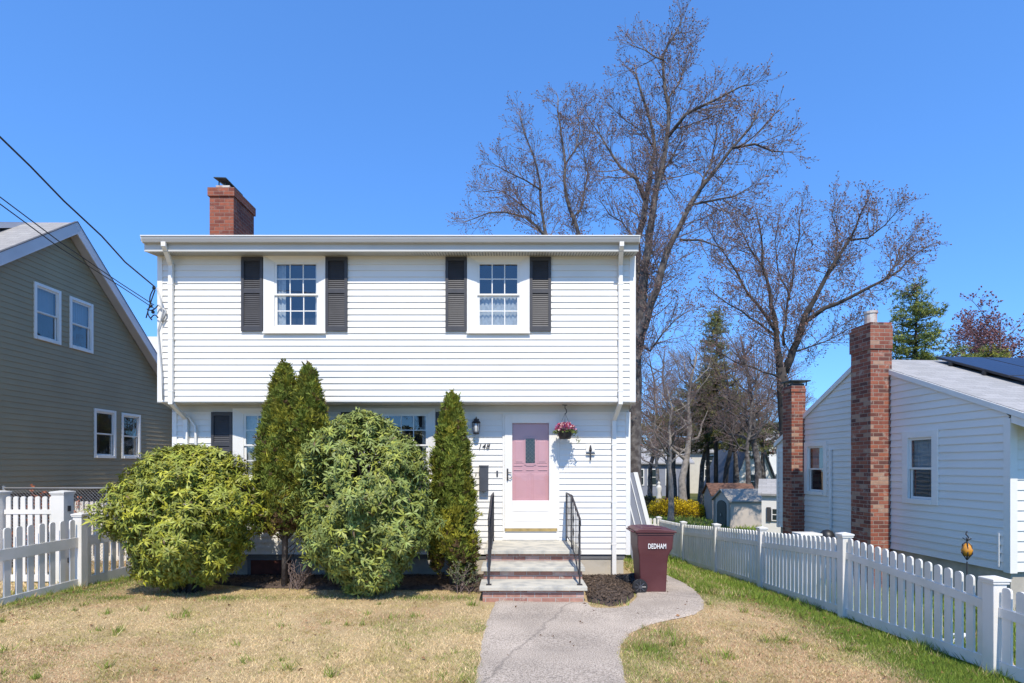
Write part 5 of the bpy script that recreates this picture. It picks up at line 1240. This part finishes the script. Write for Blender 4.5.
# ------------------------------------------------------------------ shrubs
def leafshrub(name, cx, cy, zlo, zhi, ax, ay, label, nwh, col, shapef, L0=.11, seed=0, cat='bush', hole=None, lowp=3.0):
    E = empty(name, (cx, cy, float(g(cx, cy))), label, cat)
    gz = float(g(cx, cy)); zc = (zlo+zhi)/2; hz = (zhi-zlo)/2
    d = unit(rng.normal(size=(nwh, 3))); d[:, 2] = np.where(d[:, 2] < -.96, -d[:, 2], d[:, 2])
    lump = 1+.15*(np.sin(d[:, 0]*5+seed)*np.cos(d[:, 2]*6+seed*2)+.7*np.sin(d[:, 1]*9+d[:, 0]*7+seed))+.10*(fbm((np.arctan2(d[:, 1], d[:, 0]))*4+seed, d[:, 2]*5+5, 1.6)-.5)*5
    rad = lump*(1-.30*rng.random(nwh)**1.5)
    pk3 = .5+.5*np.sin(d[:, 0]*13+seed*3+2*np.sin(d[:, 2]*9))*np.cos(d[:, 2]*15+seed+2*np.sin(d[:, 1]*8+d[:, 0]*6)); rad = rad*(1-.34*np.clip((pk3-.5)*2.6, 0, 1))*np.where(rng.random(nwh) < .12, rng.uniform(1.01, 1.06, nwh), 1)
    f = shapef(d[:, 2])
    zz = np.clip(np.abs(d[:, 2]), 0, .995); f = f*np.where(d[:, 2] < .2, (1-zz**lowp)**(1/lowp), (1-zz**2.3)**(1/2.3))/np.sqrt(1-zz**2)
    C = np.stack([cx+d[:, 0]*ax*rad*f, cy+d[:, 1]*ay*rad*f, zc+d[:, 2]*hz*(.93+.07*lump)*(1-.16*rng.random(nwh)**2)], 1)
    if hole is not None:
        C[:, 2] -= np.clip(C[:, 0]-cx-.05, 0, 2)*.38*np.clip((C[:, 2]-zc)/hz+.3, 0, 1)
        q = np.linalg.norm((C-np.array(hole[:3]))/np.array([1, 1.6, 1]), axis=1); C = C[(q > hole[3]) | (rng.random(len(C)) < .25)]; 
        d = (C-np.array([cx, cy, zc])); d = unit(d/np.array([ax, ay, hz]))
    n = len(C); axis = unit(d*np.array([1, 1, .7])+np.array([0, -.12, .65])+rng.normal(size=(n, 3))*.32)
    K = 7; A = np.repeat(axis, K, 0); ph = np.tile(np.arange(K)*2*np.pi/K, n)+np.repeat(rng.uniform(0, 6, n), K)+rng.normal(size=n*K)*.45
    e1 = unit(np.cross(A, np.array([.3, .5, .8]))); e2 = np.cross(A, e1)
    el = np.repeat(rng.uniform(-.35, .35, n), K)+rng.normal(size=n*K)*.32
    D = unit((e1*np.cos(ph)[:, None]+e2*np.sin(ph)[:, None])*np.cos(el)[:, None]+A*np.sin(el)[:, None]); Ln = L0*np.repeat(rng.uniform(.6, 1.2, n), K)*rng.uniform(.75, 1.2, n*K)
    V, Fq = leafpatch(np.repeat(C, K, 0), D, A, Ln, Ln*.27, .12, .25)
    tone = np.repeat(rng.uniform(.65, 1.35, n), K)*rng.uniform(.8, 1.2, n*K); c = np.array([col])*tone[:, None]
    yel = np.repeat(rng.random(n) < .35, K)[:, None]; c = np.where(yel, c*np.array([[1.3, 1.15, .8]]), c)
    br = (rng.random(n*K) < .012)[:, None]; c = np.where(br, np.array([[.15, .10, .045]]), c)
    npmesh('foliage', V, Fq, 'leaf', E, np.repeat(c, 5, 0))
    tr = MB()
    for k in range(26):
        dd = unit(rng.normal(size=3)); dd[2] = abs(dd[2])*.9+.1; e_ = Vector((cx+dd[0]*ax*.8, cy+dd[1]*ay*.8, zc+dd[2]*hz*.75)); s_ = Vector((cx+rnd(-.15, .15), cy+rnd(-.1, .1), gz-.05))
        mdl = s_.lerp(e_, .5)+Vector((rnd(-.15, .15), rnd(-.15, .15), rnd(-.1, .2))); tr.tube([s_, s_.lerp(mdl, .5)+Vector((rnd(-.05, .05), 0, 0)), mdl, e_], [.03, .024, .017, .006], 5, cap=False)
    tr.build('stems', 'barkdark', E, smooth=True, recalc=False)
    return E
leafshrub('rhododendron_bush', -5.30, 8.95, -1.98, .33, 1.16, 1.0, 'wide yellow green rhododendron bush beside the left picket fence', 7200, (.235, .26, .035), lambda z: np.where(z > -.1, 1, 1-.30*np.clip(-z-.1, 0, 1)), .108, 1, lowp=2.3)
leafshrub('rhododendron_bush', -2.30, 8.75, -2.02, .86, 1.06, 1.0, 'tall rounded light green rhododendron bush between the arborvitaes', 7800, (.185, .225, .052), lambda z: np.where(z > 0, 1, 1-.15*np.clip(-z-.2, 0, 1)*2.2), .11, 4, lowp=2.5, hole=(-2.1, 7.85, .05, .30))
def arbor(name, cx, cy, zlo, zhi, rmax, label, n, col, shapef, lean=0):
    gz = float(g(cx, cy)); E = empty(name, (cx, cy, gz), label, 'arborvitae')
    nc = n//26; fc = rng.random(nc)**.85; ac = rng.uniform(0, 6.2832, nc); rc = rmax*shapef(fc)*rng.uniform(.62, 1.08, nc)
    ci = rng.integers(0, nc, n); f = fc[ci]; a = ac[ci]
    C = np.stack([cx+lean*f+np.cos(a)*rc[ci], cy+np.sin(a)*rc[ci], zlo+(zhi-zlo)*f], 1)+rng.normal(size=(n, 3))*np.array([.038, .038, .075])*(.5+rmax)+0
    C[:, :2] -= (C[:, :2]-np.array([cx, cy]))*np.maximum(0, rng.random((n, 1))-.6)*.8
    out = np.stack([np.cos(a), np.sin(a), np.zeros(n)], 1)
    D0 = unit(out*.55+np.array([0, 0, 1.0])+rng.normal(size=(n, 3))*.3); S0 = unit(np.cross(D0, out+rng.normal(size=(n, 3))*.8))
    K = 6; t = np.tile((np.arange(K)-(K-1)/2)*.32, n)[:, None]; D = np.repeat(D0, K, 0); Sx = np.repeat(S0, K, 0)
    D2 = unit(D*np.cos(t)+Sx*np.sin(t)+rng.normal(size=(n*K, 3))*.10); Ln = rng.uniform(.05, .10, (n*K, 1)); B0 = np.repeat(C, K, 0)+D2*.01
    W = unit(np.cross(D2, np.repeat(out, K, 0)+rng.normal(size=(n*K, 3))*.4))*.008
    V = np.stack([B0-W*.6, B0+W*.6, B0+D2*Ln*.7+W, B0+D2*Ln, B0+D2*Ln*.7-W], 1).reshape(-1, 3)
    b = (np.arange(n*K)*5)[:, None]; Fq = np.concatenate([b+np.array([[0, 1, 2]]), b+np.array([[0, 2, 4]]), b+np.array([[4, 2, 3]])])
    tone = np.repeat(rng.uniform(.6, 1.4, nc)[ci], K)*rng.uniform(.8, 1.2, n*K); c = np.array([col])*tone[:, None]; yl = np.repeat((rng.random(nc) < .35)[ci], K)[:, None]; c = np.where(yl, c*np.array([[1.5, 1.2, .9]]), c)
    bw = np.repeat((rng.random(n) < .05)|((f < .12) & (rng.random(n) < .5)), K)[:, None]; c = np.where(bw, np.array([[.12, .075, .035]]), c)
    npmesh('foliage', V, Fq, 'needle', E, np.repeat(c, 5, 0))
    m = MB(); m.tube([(cx, cy, gz-.1), (cx+.02, cy, zlo+.3), (cx+lean*.6, cy, zlo+(zhi-zlo)*.6), (cx+lean, cy, zhi-.08)], [.055, .045, .025, .006], 7)
    for k in range(60):
        z = rnd(gz+.25, zhi-.3); a_ = rnd(0, 6.28); ff = max(.02, (z-zlo)/(zhi-zlo)); L_ = rmax*.8*float(shapef(np.array([min(1, ff)]))[0]); x0 = cx+lean*max(0, ff)
        m.tube([(x0, cy, z), (x0+math.cos(a_)*L_*.5, cy+math.sin(a_)*L_*.5, z+.12), (x0+math.cos(a_)*L_, cy+math.sin(a_)*L_, z+.32)], [.012, .008, .003], 4, cap=False)
    m.build('trunk', 'bark', E, smooth=True, recalc=False); return E
flame = lambda f: np.clip(np.sin(np.clip(f*.86+.14, 0, 1)**.62*np.pi), 0, 1)**.62*np.where(f > .6, 1-.25*(f-.6), 1)
arbor('arborvitae', -3.90, 9.35, -1.10, 1.60, .42, 'left stem of the pair of tall pointed arborvitaes by the house wall', 17000, (.17, .205, .035), flame)
arbor('arborvitae', -3.47, 9.30, -1.05, 1.55, .38, 'right stem of the pair of tall pointed arborvitaes by the house wall', 15000, (.17, .205, .035), flame)
arbor('arborvitae', -1.03, 9.35, -1.75, 1.09, .39, 'single pointed arborvitae just left of the mailbox and front steps', 17000, (.19, .225, .035), flame)
# bare twiggy shrub at the foot of the arborvitae pair
def twigshrub(name, cx, cy, h, label, mat, nst=14, leaves=None):
    gz = float(g(cx, cy)); E = empty(name, (cx, cy, gz), label, 'shrub'); bag = TubeBag()
    for k in range(nst):
        d = Vector((rnd(-.8, .8), rnd(-.6, .6), 1)); q = wander(Vector((cx+rnd(-.1, .1), cy+rnd(-.08, .08), gz)), d, h*rnd(.7, 1.1), 5, .15, 0); rr = [.008, .007, .006, .005, .004, .003]
        bag.tube(q, rr, 4); twigs(bag, None, q, rr, 0, [(.08, .1, .3, .2, 40, 3, 3)])
    bag.out('stems', mat, E)
    if leaves:
        n, col, sz = leaves; idx = rng.integers(0, len(bag.v), n); C = np.array(bag.v)[idx]; C = C[C[:, 2] > gz+h*.3]; n = len(C); D = unit(rng.normal(size=(n, 3)))
        V, Fq = leafpatch(C, D, unit(rng.normal(size=(n, 3))), np.full(n, sz), np.full(n, sz*.6)); npmesh('leaves', V, Fq, 'petal', E, np.repeat(np.array([col])*rng.uniform(.6, 1.4, (n, 1)), 5, 0))
    return E
twigshrub('twiggy_shrub', -3.65, 9.2, .5, 'leafless brown twiggy shrub at the foot of the arborvitae pair', 'twig')
twigshrub('small_shrub', -.78, 8.85, .5, 'small sparse grey green shrub left of the bottom step', 'twig', 10, (700, (.16, .19, .09), .03))
twigshrub('red_shrub', -10.45, 11.9, 1.7, 'orange red leaved shrub peeking over the left picket gate', 'twigred', 16, (1500, (.55, .16, .06), .05))
# forsythia hedge
for i, (px, py, Y, w, hh) in enumerate([(661, 516, 35.5, .95, 1.0), (675, 516, 35.2, 1.0, 1.1), (690, 516, 35, .9, .95), (699, 515, 34.5, .6, .7)]):
    X0 = (px-512)*Y/F; gz = float(g(X0, Y)); lab = ['leftmost yellow forsythia mound in front of the ranch house', 'tallest yellow forsythia mound second from left', 'yellow forsythia mound third from left beside the pale trunk', 'smallest yellow forsythia mound nearest the tan shed'][i]
    E = empty('forsythia_bush', (X0, Y, gz), lab, 'bush', 'yellow forsythia row on the far lawn')
    n = 3600; d = unit(rng.normal(size=(n, 3))); d[:, 2] = np.abs(d[:, 2]); C = np.array([X0, Y, gz])+d*np.array([w, .7, hh])*rng.uniform(.55, 1.12, (n, 1))
    V, Fq = leafpatch(C, unit(d+rng.normal(size=(n, 3))*.6), unit(rng.normal(size=(n, 3))), np.full(n, .10), np.full(n, .06))
    c = np.array([[.75, .56, .03]])*rng.uniform(.6, 1.3, (n, 1)); br = rng.random((n, 1)) < .2+.4*(C[:, 2:3] < gz+.35); c = np.where(br, np.array([[.12, .09, .04]]), c)
    npmesh('blossom', V, Fq, 'petal', E, np.repeat(c, 5, 0))
    m = MB()
    for k in range(12): m.tube([(X0+rnd(-.2, .2), Y, gz), (X0+rnd(-w, w)*.8, Y+rnd(-.4, .4), gz+hh*.8)], [.02, .006], 4, cap=False)
    m.build('stems', 'bark', E, recalc=False)
# statue-like white garden figure in front of the ranch
G = empty('garden_statue', (9.9, 36.8, -3.25), 'small pale garden statue standing behind the yellow forsythia', 'statue')
MB().lathe([(.22, 0), (.24, .1), (.13, .16), (.12, .75), (.20, .82), (.20, .9)], (9.9, 36.8, -3.25), 12).build('pedestal', 'cream', G)
MB().lathe([(.17, 0), (.19, .25), (.13, .55), (.20, .85), (.15, 1.02), (.06, 1.06), (.10, 1.14), (.10, 1.24), (.03, 1.31)], (9.9, 36.8, -2.35), 12).build('figure', 'cream', G, smooth=True)
# low dark shrubs and undergrowth at the back
for i, (px, Y, w, hh, lab) in enumerate([(648, 42, 1.0, .9, 'dark low shrub against the ranch house front'), (676, 39, 1.2, 1.0, 'reddish dark shrub beside the pale statue'), (727, 36, 1.6, 1.3, 'dark shrub behind the pine trunks'), (746, 38, 2.0, 1.4, 'brown brush behind the tan shed')]):
    X0 = (px-512)*Y/F; gz = float(g(X0, Y)); E = empty('garden_shrub', (X0, Y, gz), lab, 'bush')
    n = 3000; d = unit(rng.normal(size=(n, 3))); d[:, 2] = np.abs(d[:, 2]); C = np.array([X0, Y, gz])+d*np.array([w, 1, hh])*rng.uniform(.5, 1.15, (n, 1))
    V, Fq = leafpatch(C, unit(d+rng.normal(size=(n, 3))*.8), unit(rng.normal(size=(n, 3))), np.full(n, .16), np.full(n, .07)); col = [(.05, .055, .03), (.10, .03, .035), (.04, .05, .025), (.11, .08, .05)][i]
    npmesh('foliage', V, Fq, 'needle', E, np.repeat(np.array([col])*rng.uniform(.5, 1.6, (n, 1)), 5, 0))

# ------------------------------------------------------------------ light, sky, camera
EL, AZ = 53.0, 4.5
w = bpy.data.worlds.new('World'); scene.world = w; w.use_nodes = True; nt = w.node_tree
bg = nt.nodes['Background']; sky = nt.nodes.new('ShaderNodeTexSky'); sky.sky_type = 'NISHITA'; sky.sun_disc = False
sky.sun_elevation = R(EL); sky.sun_rotation = R(180-AZ); sky.air_density = 1.0; sky.dust_density = .1; sky.ozone_density = 3.0; sky.altitude = 0
mxs = nt.nodes.new('ShaderNodeMix'); mxs.data_type = 'RGBA'; mxs.blend_type = 'MULTIPLY'; mxs.inputs['Factor'].default_value = 1; mxs.inputs['B'].default_value = (.78, 1.54, 2.7, 1)
gm = nt.nodes.new('ShaderNodeGamma'); gm.inputs['Gamma'].default_value = .66; nt.links.new(sky.outputs[0], gm.inputs['Color']); nt.links.new(gm.outputs[0], mxs.inputs['A']); nt.links.new(mxs.outputs['Result'], bg.inputs['Color']); bg.inputs['Strength'].default_value = .15
sl_ = bpy.data.lights.new('sun', 'SUN'); sl_.energy = 5.0; sl_.angle = R(.5); sl_.color = (1, .94, .84)
so = bpy.data.objects.new('sun', sl_); COL.objects.link(so)
tosun = Vector((math.sin(R(AZ))*math.cos(R(EL)), -math.cos(R(AZ))*math.cos(R(EL)), math.sin(R(EL))))
so.rotation_euler = tosun.to_track_quat('Z', 'Y').to_euler(); so.location = (0, -10, 20)
cd = bpy.data.cameras.new('camera'); cam = bpy.data.objects.new('camera', cd); COL.objects.link(cam); scene.camera = cam
cam.location = (0, 0, 0); cam.rotation_euler = (R(90), 0, 0); cd.sensor_width = 36; cd.lens = F/1024*36; cd.shift_y = (HY-341.5)/1024; cd.clip_end = 2000; cd.clip_start = .05
vs_ = scene.view_settings; vs_.view_transform = 'Standard'; vs_.look = 'None'; vs_.exposure = .12; vs_.gamma = 1; vs_.use_curve_mapping = False
scene.cycles.max_bounces = 8; scene.cycles.transparent_max_bounces = 12
